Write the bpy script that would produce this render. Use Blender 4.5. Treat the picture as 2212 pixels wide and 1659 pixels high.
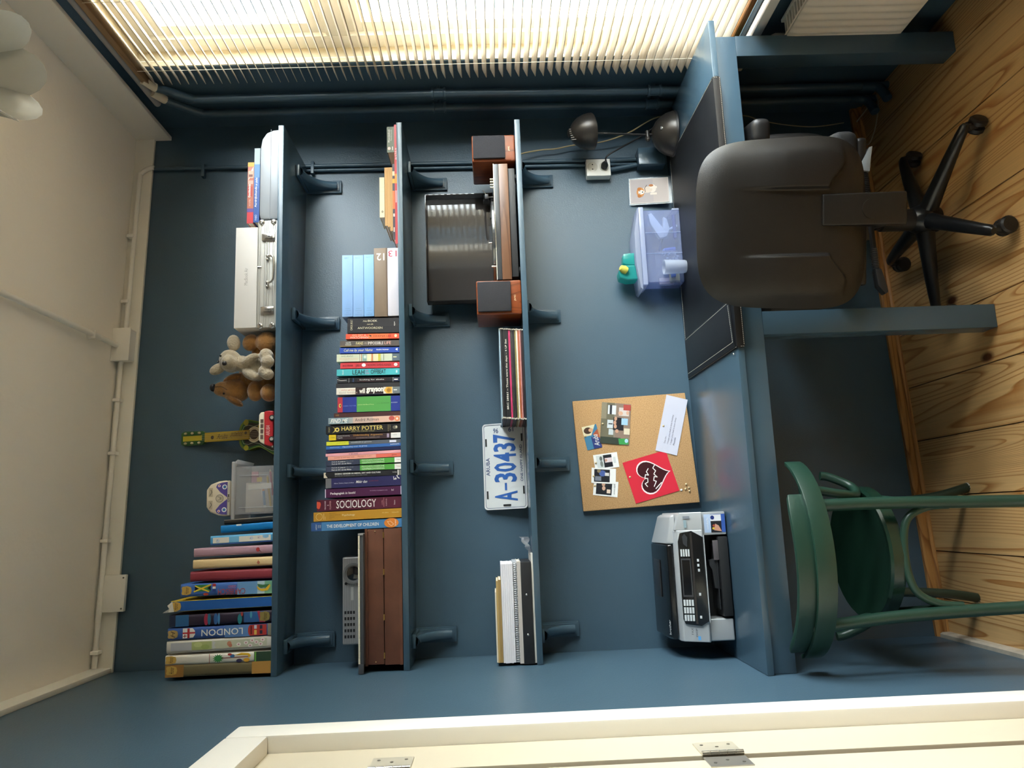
import bpy, bmesh, math, random
from math import sin, cos, pi, radians, sqrt, atan2
from mathutils import Vector, Matrix, Euler
for o in list(bpy.data.objects): bpy.data.objects.remove(o, do_unlink=True)
SC = bpy.context.scene
COL = SC.collection
random.seed(7)

# ------------------------------------------------------------------ camera (phone held on its side: a 90 degree roll)
cam_d = bpy.data.cameras.new('camera'); cam = bpy.data.objects.new('camera', cam_d); COL.objects.link(cam)
cam_d.sensor_fit = 'HORIZONTAL'; cam_d.sensor_width = 36.0; cam_d.lens = 36.0*1667.09/2212.0
cam_d.clip_start = 0.02; cam_d.clip_end = 200
_r = Vector((0.98434, -0.17310, -0.03457)).normalized()
_w = Vector((0.17220, 0.98469, -0.02710)).normalized()
_u = _r.cross(_w).normalized(); _r = _w.cross(_u).normalized()
M3 = Matrix((-_u, _r, -_w)).transposed()
cam.matrix_world = Matrix.Translation((0, 0, 1.517)) @ M3.to_4x4()
SC.camera = cam

# ------------------------------------------------------------------ sky, exposure
world = bpy.data.worlds.new('world'); SC.world = world; world.use_nodes = True
_bg = world.node_tree.nodes['Background']
_bg.inputs[0].default_value = (0.90, 0.95, 1.0, 1); _bg.inputs[1].default_value = 15.0
vs = SC.view_settings
vs.view_transform = 'Standard'; vs.look = 'None'; vs.gamma = 1.0; vs.use_curve_mapping = False
vs.exposure = 1.3
SC.cycles.max_bounces = 6; SC.cycles.diffuse_bounces = 5; SC.cycles.glossy_bounces = 3; SC.cycles.transmission_bounces = 4; SC.cycles.transparent_max_bounces = 12
SC.cycles.caustics_reflective = False; SC.cycles.caustics_refractive = False

# ------------------------------------------------------------------ room measures (metres; X right, Y into the back wall, Z up)
XL, XR, ZC = -0.448, 1.57, 2.868           # left wall, right wall, ceiling
TA = 0.0710                                # the back wall is out of square with the room by about four degrees
def WY(x): return 2.739 + TA*x             # back wall surface
YREAR = -1.7
YS = 2.499                                 # front edge of the shelves
ZS1, ZS2, ZS3 = 2.223, 1.816, 1.404        # tops of the three shelves
YD, ZD = 2.189, 0.793                      # desk front and desk top

# ------------------------------------------------------------------ materials
def lin(c):
    c = c/255.0
    return c/12.92 if c <= 0.04045 else ((c+0.055)/1.055)**2.4
def rgb(h):
    if isinstance(h, str):
        h = h.lstrip('#'); h = tuple(int(h[i:i+2], 16) for i in (0, 2, 4))
    return (lin(h[0]), lin(h[1]), lin(h[2]), 1.0)
_mats = {}
def mat(col, rough=0.55, metal=0.0, bump=None, vary=None, spec=0.5, coat=0.0, trans=0.0, sheen=0.0, emit=0.0):
    key = (str(col), rough, metal, bump, vary, spec, coat, trans, sheen, emit)
    if key in _mats: return _mats[key]
    m = bpy.data.materials.new('material'); m.use_nodes = True
    nt = m.node_tree; b = nt.nodes['Principled BSDF']
    b.inputs['Base Color'].default_value = rgb(col); b.inputs['Roughness'].default_value = rough
    b.inputs['Metallic'].default_value = metal; b.inputs['Specular IOR Level'].default_value = spec
    if coat: b.inputs['Coat Weight'].default_value = coat; b.inputs['Coat Roughness'].default_value = 0.08
    if sheen: b.inputs['Sheen Weight'].default_value = sheen
    if emit:
        b.inputs['Emission Color'].default_value = rgb(col); b.inputs['Emission Strength'].default_value = emit
    tc = None
    if bump or vary:
        tc = nt.nodes.new('ShaderNodeTexCoord')
    if vary:                                # (scale, amount): soft blotches of wear
        n = nt.nodes.new('ShaderNodeTexNoise'); n.inputs['Scale'].default_value = vary[0]; n.inputs['Detail'].default_value = 5
        nt.links.new(tc.outputs['Object'], n.inputs['Vector'])
        mx = nt.nodes.new('ShaderNodeMix'); mx.data_type = 'RGBA'; mx.blend_type = 'MULTIPLY'
        c = rgb(col); d = 1.0-vary[1]
        mx.inputs['A'].default_value = c; mx.inputs['B'].default_value = (d, d, d, 1)
        rp = nt.nodes.new('ShaderNodeMapRange'); rp.inputs['From Min'].default_value = 0.35; rp.inputs['From Max'].default_value = 0.7
        nt.links.new(n.outputs['Fac'], rp.inputs['Value']); nt.links.new(rp.outputs['Result'], mx.inputs['Factor'])
        nt.links.new(mx.outputs['Result'], b.inputs['Base Color'])
    if bump:                                # (scale, strength)
        n2 = nt.nodes.new('ShaderNodeTexNoise'); n2.inputs['Scale'].default_value = bump[0]; n2.inputs['Detail'].default_value = 3
        nt.links.new(tc.outputs['Object'], n2.inputs['Vector'])
        bp = nt.nodes.new('ShaderNodeBump'); bp.inputs['Strength'].default_value = bump[1]; bp.inputs['Distance'].default_value = 0.004
        nt.links.new(n2.outputs['Fac'], bp.inputs['Height']); nt.links.new(bp.outputs['Normal'], b.inputs['Normal'])
    _mats[key] = m
    return m
def clear_plastic(col, haze=0.35, rough=0.15):
    key = ('clear', str(col), haze, rough)
    if key in _mats: return _mats[key]
    m = bpy.data.materials.new('clear_plastic'); m.use_nodes = True; nt = m.node_tree
    nt.nodes.remove(nt.nodes['Principled BSDF']); out = nt.nodes['Material Output']
    tr = nt.nodes.new('ShaderNodeBsdfTransparent'); df = nt.nodes.new('ShaderNodeBsdfTranslucent'); d2 = nt.nodes.new('ShaderNodeBsdfDiffuse'); gl = nt.nodes.new('ShaderNodeBsdfGlossy')
    c = rgb(col); tr.inputs[0].default_value = tuple(0.4+0.6*v for v in c[:3])+(1,); df.inputs[0].default_value = c; d2.inputs[0].default_value = c
    gl.inputs['Roughness'].default_value = rough
    a = nt.nodes.new('ShaderNodeMixShader'); a.inputs[0].default_value = 0.4; nt.links.new(d2.outputs[0], a.inputs[1]); nt.links.new(df.outputs[0], a.inputs[2])
    b = nt.nodes.new('ShaderNodeMixShader'); b.inputs[0].default_value = haze; nt.links.new(tr.outputs[0], b.inputs[1]); nt.links.new(a.outputs[0], b.inputs[2])
    lw = nt.nodes.new('ShaderNodeLayerWeight'); lw.inputs['Blend'].default_value = 0.3; fr = nt.nodes.new('ShaderNodeMapRange'); fr.inputs['To Min'].default_value = 0.04; fr.inputs['To Max'].default_value = 0.6; pw_ = nt.nodes.new('ShaderNodeMath'); pw_.operation = 'POWER'; pw_.inputs[1].default_value = 3.0; nt.links.new(lw.outputs['Facing'], pw_.inputs[0]); nt.links.new(pw_.outputs[0], fr.inputs['Value'])
    e = nt.nodes.new('ShaderNodeMixShader'); nt.links.new(fr.outputs[0], e.inputs[0]); nt.links.new(b.outputs[0], e.inputs[1]); nt.links.new(gl.outputs[0], e.inputs[2])
    nt.links.new(e.outputs[0], out.inputs[0])
    _mats[key] = m; return m
def wood(light, dark, axis=1, scale=1.0, rough=0.4, knots=True, contrast=1.0):
    key = ('wood', str(light), str(dark), axis, scale, rough, knots, contrast)
    if key in _mats: return _mats[key]
    m = bpy.data.materials.new('wood'); m.use_nodes = True; nt = m.node_tree; N = nt.nodes; L = nt.links
    b = N['Principled BSDF']; b.inputs['Roughness'].default_value = rough
    tc = N.new('ShaderNodeTexCoord'); oi = N.new('ShaderNodeObjectInfo')
    ad = N.new('ShaderNodeVectorMath'); ad.operation = 'ADD'
    sc3 = N.new('ShaderNodeVectorMath'); sc3.operation = 'SCALE'; sc3.inputs['Scale'].default_value = 17.0
    cb = N.new('ShaderNodeCombineXYZ'); L.new(oi.outputs['Random'], cb.inputs[0]); L.new(oi.outputs['Random'], cb.inputs[1])
    L.new(cb.outputs[0], sc3.inputs[0]); L.new(tc.outputs['Object'], ad.inputs[0]); L.new(sc3.outputs[0], ad.inputs[1])
    mp = N.new('ShaderNodeMapping'); s = [1.0, 1.0, 1.0]; s[axis] = 0.075
    mp.inputs['Scale'].default_value = tuple(v*scale for v in s); L.new(ad.outputs[0], mp.inputs['Vector'])
    # cathedral figure: contour lines of a stretched noise field
    n1 = N.new('ShaderNodeTexNoise'); n1.inputs['Scale'].default_value = 4.6; n1.inputs['Detail'].default_value = 1.5; n1.inputs['Roughness'].default_value = 0.4
    L.new(mp.outputs[0], n1.inputs['Vector'])
    mul = N.new('ShaderNodeMath'); mul.operation = 'MULTIPLY'; mul.inputs[1].default_value = 42.0; L.new(n1.outputs['Fac'], mul.inputs[0])
    fr = N.new('ShaderNodeMath'); fr.operation = 'FRACT'; L.new(mul.outputs[0], fr.inputs[0])
    rp = N.new('ShaderNodeValToRGB'); e = rp.color_ramp.elements
    e[0].position = 0.0; e[0].color = rgb(light); e[1].position = 1.0; e[1].color = rgb(light)
    x = rp.color_ramp.elements.new(0.62); x.color = rgb(light)
    x = rp.color_ramp.elements.new(0.93); x.color = rgb(dark)
    L.new(fr.outputs[0], rp.inputs[0])
    # fine fibre
    mp2 = N.new('ShaderNodeMapping'); s2 = [1.0, 1.0, 1.0]; s2[axis] = 0.02; mp2.inputs['Scale'].default_value = tuple(v*scale for v in s2)
    L.new(ad.outputs[0], mp2.inputs['Vector'])
    n2 = N.new('ShaderNodeTexNoise'); n2.inputs['Scale'].default_value = 150.0; n2.inputs['Detail'].default_value = 3; L.new(mp2.outputs[0], n2.inputs['Vector'])
    mx = N.new('ShaderNodeMix'); mx.data_type = 'RGBA'; mx.blend_type = 'MULTIPLY'; mx.inputs['Factor'].default_value = 0.35*contrast
    L.new(rp.outputs[0], mx.inputs['A']); L.new(n2.outputs['Fac'], mx.inputs['B'])
    # slow tint change
    n3 = N.new('ShaderNodeTexNoise'); n3.inputs['Scale'].default_value = 2.0; L.new(mp.outputs[0], n3.inputs['Vector'])
    mx2 = N.new('ShaderNodeMix'); mx2.data_type = 'RGBA'; mx2.blend_type = 'MULTIPLY'; L.new(n3.outputs['Fac'], mx2.inputs['Factor'])
    L.new(mx.outputs['Result'], mx2.inputs['A']); mx2.inputs['B'].default_value = (0.92, 0.80, 0.64, 1)
    src = mx2.outputs['Result']
    if knots:
        mp3 = N.new('ShaderNodeMapping'); s3 = [1.0, 1.0, 1.0]; s3[axis] = 0.5; mp3.inputs['Scale'].default_value = tuple(s3); L.new(ad.outputs[0], mp3.inputs['Vector'])
        vo = N.new('ShaderNodeTexVoronoi'); vo.inputs['Scale'].default_value = 5.0; L.new(mp3.outputs[0], vo.inputs['Vector'])
        r3 = N.new('ShaderNodeMapRange'); r3.inputs['From Min'].default_value = 0.05; r3.inputs['From Max'].default_value = 0.10
        r3.inputs['To Min'].default_value = 1.0; r3.inputs['To Max'].default_value = 0.0; L.new(vo.outputs['Distance'], r3.inputs['Value'])
        mx3 = N.new('ShaderNodeMix'); mx3.data_type = 'RGBA'; L.new(r3.outputs['Result'], mx3.inputs['Factor']); L.new(src, mx3.inputs['A']); mx3.inputs['B'].default_value = rgb('#5e3318')
        src = mx3.outputs['Result']
    L.new(src, b.inputs['Base Color'])
    bp = N.new('ShaderNodeBump'); bp.inputs['Strength'].default_value = 0.12; bp.inputs['Distance'].default_value = 0.002
    L.new(rp.outputs[0], bp.inputs['Height']); L.new(bp.outputs['Normal'], b.inputs['Normal'])
    _mats[key] = m; return m

# ------------------------------------------------------------------ mesh builder
class MB:
    def __init__(s): s.v = []; s.f = []; s.m = Matrix.Identity(4)
    def at(s, loc=(0, 0, 0), rot=(0, 0, 0), sc=(1, 1, 1)):
        s.m = Matrix.Translation(loc) @ Euler(rot).to_matrix().to_4x4() @ Matrix.Diagonal((*sc, 1)); return s
    def add(s, vs_, fs):
        n = len(s.v); s.v += [tuple(s.m @ Vector(p)) for p in vs_]; s.f += [tuple(i+n for i in f) for f in fs]; return s
    def box(s, x0, x1, y0, y1, z0, z1):
        return s.add([(x0,y0,z0),(x1,y0,z0),(x1,y1,z0),(x0,y1,z0),(x0,y0,z1),(x1,y0,z1),(x1,y1,z1),(x0,y1,z1)],
                     [(0,3,2,1),(4,5,6,7),(0,1,5,4),(1,2,6,5),(2,3,7,6),(3,0,4,7)])
    def hexa(s, p): return s.add(p, [(0,3,2,1),(4,5,6,7),(0,1,5,4),(1,2,6,5),(2,3,7,6),(3,0,4,7)])
    def poly(s, pts): return s.add(pts, [tuple(range(len(pts)))])
    def prism(s, pts, lo, hi, axis='y'):    # outline in the two other axes, pushed along axis
        def P(a, b, c): return {'x': (c, a, b), 'y': (a, c, b), 'z': (a, b, c)}[axis]
        n = len(pts); vs_ = [P(a, b, lo) for a, b in pts]+[P(a, b, hi) for a, b in pts]
        fs = [tuple(range(n))[::-1], tuple(range(n, 2*n))]+[(i, (i+1) % n, n+(i+1) % n, n+i) for i in range(n)]
        return s.add(vs_, fs)
    def tube(s, pts, r, n=8, closed=False, caps=True):
        pts = [Vector(p) for p in pts]; k = len(pts); rs = r if isinstance(r, (list, tuple)) else [r]*k
        vs_ = []; up = None
        for i, p in enumerate(pts):
            a = pts[(i-1) % k] if (closed or i > 0) else p; b = pts[(i+1) % k] if (closed or i < k-1) else p
            t = (b-a).normalized() if (b-a).length > 1e-9 else Vector((0, 0, 1))
            if up is None: up = t.orthogonal().normalized()
            up = (up-t*up.dot(t)); up = up.normalized() if up.length > 1e-6 else t.orthogonal().normalized()
            sd = t.cross(up)
            for j in range(n):
                q = 2*pi*j/n; vs_.append(tuple(p+(up*cos(q)+sd*sin(q))*rs[i]))
        fs = []
        for i in range(k if closed else k-1):
            for j in range(n):
                a = i*n+j; b = i*n+(j+1) % n; c = ((i+1) % k)*n+(j+1) % n; d = ((i+1) % k)*n+j; fs.append((a, b, c, d))
        if caps and not closed: fs += [tuple(range(n))[::-1], tuple(range((k-1)*n, k*n))]
        return s.add(vs_, fs)
    def lathe(s, prof, n=20, axis='z', c=(0, 0, 0)):
        vs_ = []; fs = []; k = len(prof)
        for r, h in prof:
            for j in range(n):
                q = 2*pi*j/n; x, y = r*cos(q), r*sin(q)
                p = {'z': (x, y, h), 'y': (x, h, y), 'x': (h, x, y)}[axis]; vs_.append((p[0]+c[0], p[1]+c[1], p[2]+c[2]))
        for i in range(k-1):
            for j in range(n): fs.append((i*n+j, i*n+(j+1) % n, (i+1)*n+(j+1) % n, (i+1)*n+j))
        if prof[0][0] > 1e-5: fs.append(tuple(range(n))[::-1])
        if prof[-1][0] > 1e-5: fs.append(tuple(range((k-1)*n, k*n)))
        return s.add(vs_, fs)
    def cyl(s, c, r, h, axis='z', n=16): return s.lathe([(r, -h/2), (r, h/2)], n, axis, c)
    def ball(s, c, r, n=16, k=10):
        if not isinstance(r, (tuple, list)): r = (r, r, r)
        vs_ = [(c[0], c[1], c[2]-r[2])]
        for i in range(1, k):
            t = -pi/2+pi*i/k
            for j in range(n):
                q = 2*pi*j/n; vs_.append((c[0]+r[0]*cos(t)*cos(q), c[1]+r[1]*cos(t)*sin(q), c[2]+r[2]*sin(t)))
        vs_.append((c[0], c[1], c[2]+r[2])); e = len(vs_)-1; fs = []
        for j in range(n): fs.append((0, 1+(j+1) % n, 1+j)); fs.append((e, e-n+j, e-n+(j+1) % n))
        for i in range(k-2):
            for j in range(n): fs.append((1+i*n+j, 1+i*n+(j+1) % n, 1+(i+1)*n+(j+1) % n, 1+(i+1)*n+j))
        return s.add(vs_, fs)
    def grid(s, fn, nu, nv):
        vs_ = [fn(i/nu, j/nv) for j in range(nv+1) for i in range(nu+1)]
        fs = [(j*(nu+1)+i, j*(nu+1)+i+1, (j+1)*(nu+1)+i+1, (j+1)*(nu+1)+i) for j in range(nv) for i in range(nu)]
        return s.add(vs_, fs)

def arc(cx, cy, r, a0, a1, n=8, r2=None):
    r2 = r2 or r
    return [(cx+r*cos(radians(a0+(a1-a0)*i/n)), cy+r2*sin(radians(a0+(a1-a0)*i/n))) for i in range(n+1)]
def rrect(x0, x1, y0, y1, r, n=5):
    return arc(x1-r, y1-r, r, 0, 90, n)+arc(x0+r, y1-r, r, 90, 180, n)+arc(x0+r, y0+r, r, 180, 270, n)+arc(x1-r, y0+r, r, 270, 360, n)
def smooth_path(pts, k=6):                  # Catmull-Rom
    P = [Vector(p) for p in pts]; out = []
    for i in range(len(P)-1):
        a = P[max(i-1, 0)]; b = P[i]; c = P[i+1]; d = P[min(i+2, len(P)-1)]
        for j in range(k):
            t = j/k; out.append(0.5*((2*b)+(c-a)*t+(2*a-5*b+4*c-d)*t*t+(3*b-a-3*c+d)*t**3))
    out.append(P[-1]); return out

def mesh_obj(name, mb, material, parent=None, smooth=False, bevel=0.0, seg=2, shift=None, angle=38):
    me = bpy.data.meshes.new(name)
    vs_ = mb.v if shift is None else [(v[0]-shift[0], v[1]-shift[1], v[2]-shift[2]) for v in mb.v]
    me.from_pydata(vs_, [], mb.f); me.update()
    bm = bmesh.new(); bm.from_mesh(me)
    bmesh.ops.recalc_face_normals(bm, faces=bm.faces)
    if bevel:
        ed = [e for e in bm.edges if len(e.link_faces) == 2 and e.calc_face_angle(0) > 0.6]
        if ed: bmesh.ops.bevel(bm, geom=ed, offset=bevel, segments=seg, profile=0.6, affect='EDGES', clamp_overlap=True)
    bm.to_mesh(me); bm.free()
    if smooth or bevel:
        me.polygons.foreach_set('use_smooth', [True]*len(me.polygons)); me.set_sharp_from_angle(angle=radians(angle))
    me.materials.append(material)
    o = bpy.data.objects.new(name, me); COL.objects.link(o)
    if parent is not None: o.parent = parent
    return o
def tag(o, label=None, cat=None, group=None, kind=None):
    if label: o['label'] = label
    if cat: o['category'] = cat
    if group: o['group'] = group
    if kind: o['kind'] = kind
    return o
class Thing:                                # an Empty at the thing's base; parts given in world coordinates (or local, with local=True)
    def __init__(s, name, label, cat, loc, rot=(0, 0, 0), group=None, local=False, kind=None):
        s.e = bpy.data.objects.new(name, None); COL.objects.link(s.e); s.e.empty_display_size = 0.05
        s.e.location = loc; s.e.rotation_euler = rot; s.loc = None if local else Vector(loc)
        tag(s.e, label, cat, group, kind)
    def part(s, name, mb, material, parent=None, **kw):
        return mesh_obj(name, mb, material, parent or s.e, shift=s.loc, **kw)
def single(name, mb, material, label, cat, group=None, loc=None, **kw):   # a thing that is one mesh
    o = mesh_obj(name, mb, material, None, shift=loc, **kw)
    if loc is not None: o.location = loc
    return tag(o, label, cat, group)
def structure(name, mb, material, parent=None, **kw):
    o = mesh_obj(name, mb, material, parent, **kw)
    if parent is None: o['kind'] = 'structure'
    return o
def copy_tree(o, parent=None):
    c = o.copy(); COL.objects.link(c); c.parent = parent
    for ch in [q for q in bpy.data.objects if q.parent == o]: copy_tree(ch, c)
    return c

# ------------------------------------------------------------------ flat print on a panel
_glyphs = {}
def glyphs(s, bold=0.0, shear=0.0):
    k = (s, bold, shear)
    if k not in _glyphs:
        cu = bpy.data.curves.new('t', 'FONT'); cu.body = s; cu.resolution_u = 2; cu.offset = bold; cu.shear = shear; cu.fill_mode = 'FRONT'; cu.align_x = 'CENTER'
        ob = bpy.data.objects.new('t', cu)
        me = bpy.data.meshes.new_from_object(ob)
        V = [(v.co.x, v.co.y) for v in me.vertices]; F = [tuple(p.vertices) for p in me.polygons]
        bpy.data.objects.remove(ob); bpy.data.curves.remove(cu); bpy.data.meshes.remove(me)
        x0 = min(v[0] for v in V); x1 = max(v[0] for v in V); y0 = min(v[1] for v in V); y1 = max(v[1] for v in V)
        _glyphs[k] = ([((x-x0)/(x1-x0+1e-9), (y-y0)/(y1-y0+1e-9)) for x, y in V], F)
    return _glyphs[k]
class Panel:
    """a runs down the face (0 top .. 1 bottom), b runs to the left (0 right .. 1 left), as the sideways photograph shows it"""
    def __init__(s, O, ea, eb, n): s.O = Vector(O); s.ea = Vector(ea); s.eb = Vector(eb); s.n = Vector(n).normalized(); s.g = {}; s.k = 0
    def P(s, a, b, off): return tuple(s.O+s.ea*a+s.eb*b+s.n*off)
    def _mb(s, col, nm):
        s.k += 1; q = s.g.setdefault((str(col) if not isinstance(col, tuple) else col, nm), MB()); return q, 0.00022+0.00007*s.k
    def poly(s, pts, col, nm='printed_panel'):
        q, o = s._mb(col, nm); q.poly([s.P(a, b, o) for a, b in pts]); return s
    def rect(s, a0, a1, b0, b1, col, nm='printed_panel'): return s.poly([(a0, b0), (a1, b0), (a1, b1), (a0, b1)], col, nm)
    def disc(s, a, b, ra, rb, col, n=16, nm='printed_panel'): return s.poly([(a+ra*cos(2*pi*i/n), b+rb*sin(2*pi*i/n)) for i in range(n)], col, nm)
    def line(s, pts, w, col, nm='printed_line', aspect=1.0):
        q, o = s._mb(col, nm)
        P = [Vector(s.P(a, b, o)) for a, b in pts]
        for i in range(len(P)-1):
            t = (P[i+1]-P[i]).normalized(); d = t.cross(s.n)*w/2
            q.poly([tuple(P[i]-t*w*.3-d), tuple(P[i+1]+t*w*.3-d), tuple(P[i+1]+t*w*.3+d), tuple(P[i]-t*w*.3+d)])
        return s
    def text(s, st, a0, a1, b0, b1, col, rot='R', bold=0.0, shear=0.0, nm='lettering'):
        q, o = s._mb(col, (nm, len(s.g))); V, F = glyphs(st, bold, shear); out = []
        for x, y in V:
            if rot == 'R': a = a0+x*(a1-a0); b = b1-y*(b1-b0)
            elif rot == 'L': a = a1-x*(a1-a0); b = b0+y*(b1-b0)
            else: b = b1-x*(b1-b0); a = a1-y*(a1-a0)
            out.append(s.P(a, b, o))
        q.add(out, F); return s
    def flush(s, T, parent=None, rough=0.5):
        for (c, nm), q in s.g.items():
            T.part(nm if isinstance(nm, str) else nm[0], q, mat(c, rough), parent)
def run_prints(pn, prints):
    for p in prints:
        k = p[0]
        if k == 'r': pn.rect(*p[1:])
        elif k == 't': pn.text(*p[1:])
        elif k == 'd': pn.disc(*p[1:])
        elif k == 'p': pn.poly(*p[1:])
        elif k == 'l': pn.line(*p[1:])
# ================================================================== THE ROOM
BLUE = mat('#425a6a', 0.38, bump=(260, 0.16), vary=(1.3, 0.10))
BLUEG = mat('#435b6b', 0.24, bump=(500, 0.04), vary=(3, 0.10))          # the same paint, smooth, on wood and metal
CREAM = mat('#ece8de', 0.45, bump=(80, 0.05))
CEIL = mat('#f0ebe2', 0.8, bump=(60, 0.18))
WHITE = mat('#eeeae2', 0.4)
PINE = wood('#eac48c', '#bb8246', axis=1, rough=0.32, scale=1.0)
PINEX = wood('#cf9a5c', '#9a6432', axis=0, rough=0.4, knots=False)

def skew(x0, x1, d0, d1, z0, z1):          # a slab parallel to the back wall, d0..d1 in front of it
    return [(x0, WY(x0)-d1, z0), (x1, WY(x1)-d1, z0), (x1, WY(x1)-d0, z0), (x0, WY(x0)-d0, z0),
            (x0, WY(x0)-d1, z1), (x1, WY(x1)-d1, z1), (x1, WY(x1)-d0, z1), (x0, WY(x0)-d0, z1)]
structure('wall_back', MB().hexa(skew(XL-.12, XR+.3, -.12, 0, -.05, ZC+.1)), BLUE)
w = MB()
w.box(XL-.12, XL, 1.80, WY(XL), -.05, ZC+.1); w.box(XL-.12, XL, .72, 1.80, 2.03, ZC+.1); w.box(XL-.12, XL, YREAR, .72, -.05, ZC+.1)
structure('wall_left', w, BLUE)
WY0, WY1, WZ0, WZ1 = 0.80, 2.44, 0.64, 2.69                              # window opening in the right wall
w = MB()
w.box(XR, XR+.3, WY1, WY(XR+.3), -.05, ZC+.1); w.box(XR, XR+.3, WY0, WY1, -.05, WZ0); w.box(XR, XR+.3, WY0, WY1, WZ1, ZC+.1); w.box(XR, XR+.3, YREAR, WY0, -.05, ZC+.1)
structure('wall_right', w, BLUE)
structure('wall_rear', MB().box(XL-.12, XR+.3, YREAR-.12, YREAR, -.05, ZC+.1), mat('#c8c2b8', 0.7))
structure('ceiling', MB().box(XL-.12, XR+.3, YREAR-.12, 3.1, ZC, ZC+.1), CEIL)
fl = structure('floor', MB().box(XL-.12, XR+.3, YREAR, 3.0, -.06, -.021), mat('#2a1a0e', 0.9))
joints = [XL, -.325, -.165, .022, .217, .411, .607, .914, 1.188, 1.42, XR]
for a, b in zip(joints, joints[1:]):
    g = .0014
    q = MB().hexa([(a+g, YREAR, -.02), (b-g, YREAR, -.02), (b-g, WY(b), -.02), (a+g, WY(a), -.02), (a+g, YREAR, 0), (b-g, YREAR, 0), (b-g, WY(b), 0), (a+g, WY(a), 0)])
    structure('plank', q, PINE, fl, bevel=.0012, seg=1)
def wall_profile(prof, x0, x1):            # profile (distance from wall, height) run along the back wall
    q = MB(); n = len(prof)
    vs_ = [(x0, WY(x0)-d, z) for d, z in prof]+[(x1, WY(x1)-d, z) for d, z in prof]
    q.add(vs_, [tuple(range(n)), tuple(range(n, 2*n))[::-1]]+[(i, (i+1) % n, n+(i+1) % n, n+i) for i in range(n)]); return q
structure('baseboard_back', wall_profile([(0, 0), (0, .036), (.013, .036), (.018, .030), (.018, .012), (.026, .011), (.030, .004), (.030, 0)], XL, XR), PINEX)
q = MB().prism([(XL, 0), (XL, .034), (XL+.012, .034), (XL+.017, .026), (XL+.017, 0)], 1.90, WY(XL)-.03, 'y')
structure('baseboard_left', q, mat('#cfc3b0', .5, vary=(20, .3)))
structure('trim_1', MB().hexa(skew(XL, XR, 0, .013, 2.797, ZC)), CREAM, bevel=.002)
structure('trim_2', MB().box(XL, XL+.016, YREAR, WY(XL)-.013, 2.800, ZC), CREAM, bevel=.003)
# pelmet board in front of the window head
t = structure('trim_3', MB().box(1.514, 1.530, YREAR, WY(1.52), 2.737, ZC), CREAM, bevel=.002)

# ---- window in the right wall
win = bpy.data.objects.new('window_1', None); COL.objects.link(win); win['kind'] = 'structure'
FRM = mat('#e6e0d2', .45)
fr = MB()
fx0, fx1 = 1.625, 1.69
fr.box(fx0, fx1, WY0, WY1, WZ0, WZ0+.07); fr.box(fx0, fx1, WY0, WY1, WZ1-.07, WZ1)
for y in (WY0, WY1-.07, 1.36): fr.box(fx0, fx1, y, y+.07, WZ0+.07, WZ1-.07)
fr.box(fx0, fx1, 1.43, WY1-.07, 1.955, 2.03)
structure('frame', fr, FRM, win, bevel=.004)
sash = MB()
for (y0, y1, z0, z1) in ((WY0+.07, 1.36, WZ0+.07, WZ1-.07), (1.43, WY1-.07, WZ0+.07, 1.955), (1.43, WY1-.07, 2.03, WZ1-.07)):
    s_ = .05
    f1 = MB(); f1.box(1.64, 1.68, y0, y1, z0, z0+s_); f1.box(1.64, 1.68, y0, y1, z1-s_, z1); f1.box(1.64, 1.68, y0, y0+s_, z0+s_, z1-s_); f1.box(1.64, 1.68, y1-s_, y1, z0+s_, z1-s_)
    so = structure('sash', f1, FRM, win, bevel=.003)
    gm = bpy.data.materials.get('pane_glass')
    if gm is None:
        gm = bpy.data.materials.new('pane_glass'); gm.use_nodes = True; nt = gm.node_tree; nt.nodes.remove(nt.nodes['Principled BSDF'])
        tr = nt.nodes.new('ShaderNodeBsdfTransparent'); tr.inputs[0].default_value = (.96, .98, .97, 1); gl = nt.nodes.new('ShaderNodeBsdfGlossy'); gl.inputs['Roughness'].default_value = 0.0
        lw = nt.nodes.new('ShaderNodeLayerWeight'); lw.inputs['Blend'].default_value = .3; fz = nt.nodes.new('ShaderNodeMath'); fz.operation = 'POWER'; fz.inputs[1].default_value = 5.0; nt.links.new(lw.outputs['Facing'], fz.inputs[0]); mxs = nt.nodes.new('ShaderNodeMixShader')
        nt.links.new(fz.outputs[0], mxs.inputs[0]); nt.links.new(tr.outputs[0], mxs.inputs[1]); nt.links.new(gl.outputs[0], mxs.inputs[2]); nt.links.new(mxs.outputs[0], nt.nodes['Material Output'].inputs[0])
    structure('pane', MB().box(1.658, 1.662, y0+s_-.004, y1-s_+.004, z0+s_-.004, z1-s_+.004), gm, so)
structure('sill', MB().box(1.572, 1.64, WY0, WY1, WZ0-.02, WZ0+.001).box(1.532, 1.572, WY0-.04, WY1+.05, .590, .622), CREAM, win, bevel=.006)
structure('reveal', MB().box(1.572, 1.625, WY1-.004, WY1+.002, WZ0, WZ1).box(1.572, 1.625, WY0, WY1, WZ1-.002, WZ1+.004), mat('#c2b394', .6), win)

# daylight portals in the window opening (they only steer the sampling of the sky)
pl = bpy.data.lights.new('window_portal', 'AREA'); pl.shape = 'RECTANGLE'; pl.size = WY1-WY0; pl.size_y = WZ1-WZ0; pl.cycles.is_portal = True
po = bpy.data.objects.new('window_portal', pl); COL.objects.link(po); po.location = (1.74, (WY0+WY1)/2, (WZ0+WZ1)/2)
po.matrix_world = Matrix.Translation(po.location) @ Matrix(((0, 0, 1), (1, 0, 0), (0, 1, 0))).to_4x4()

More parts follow.
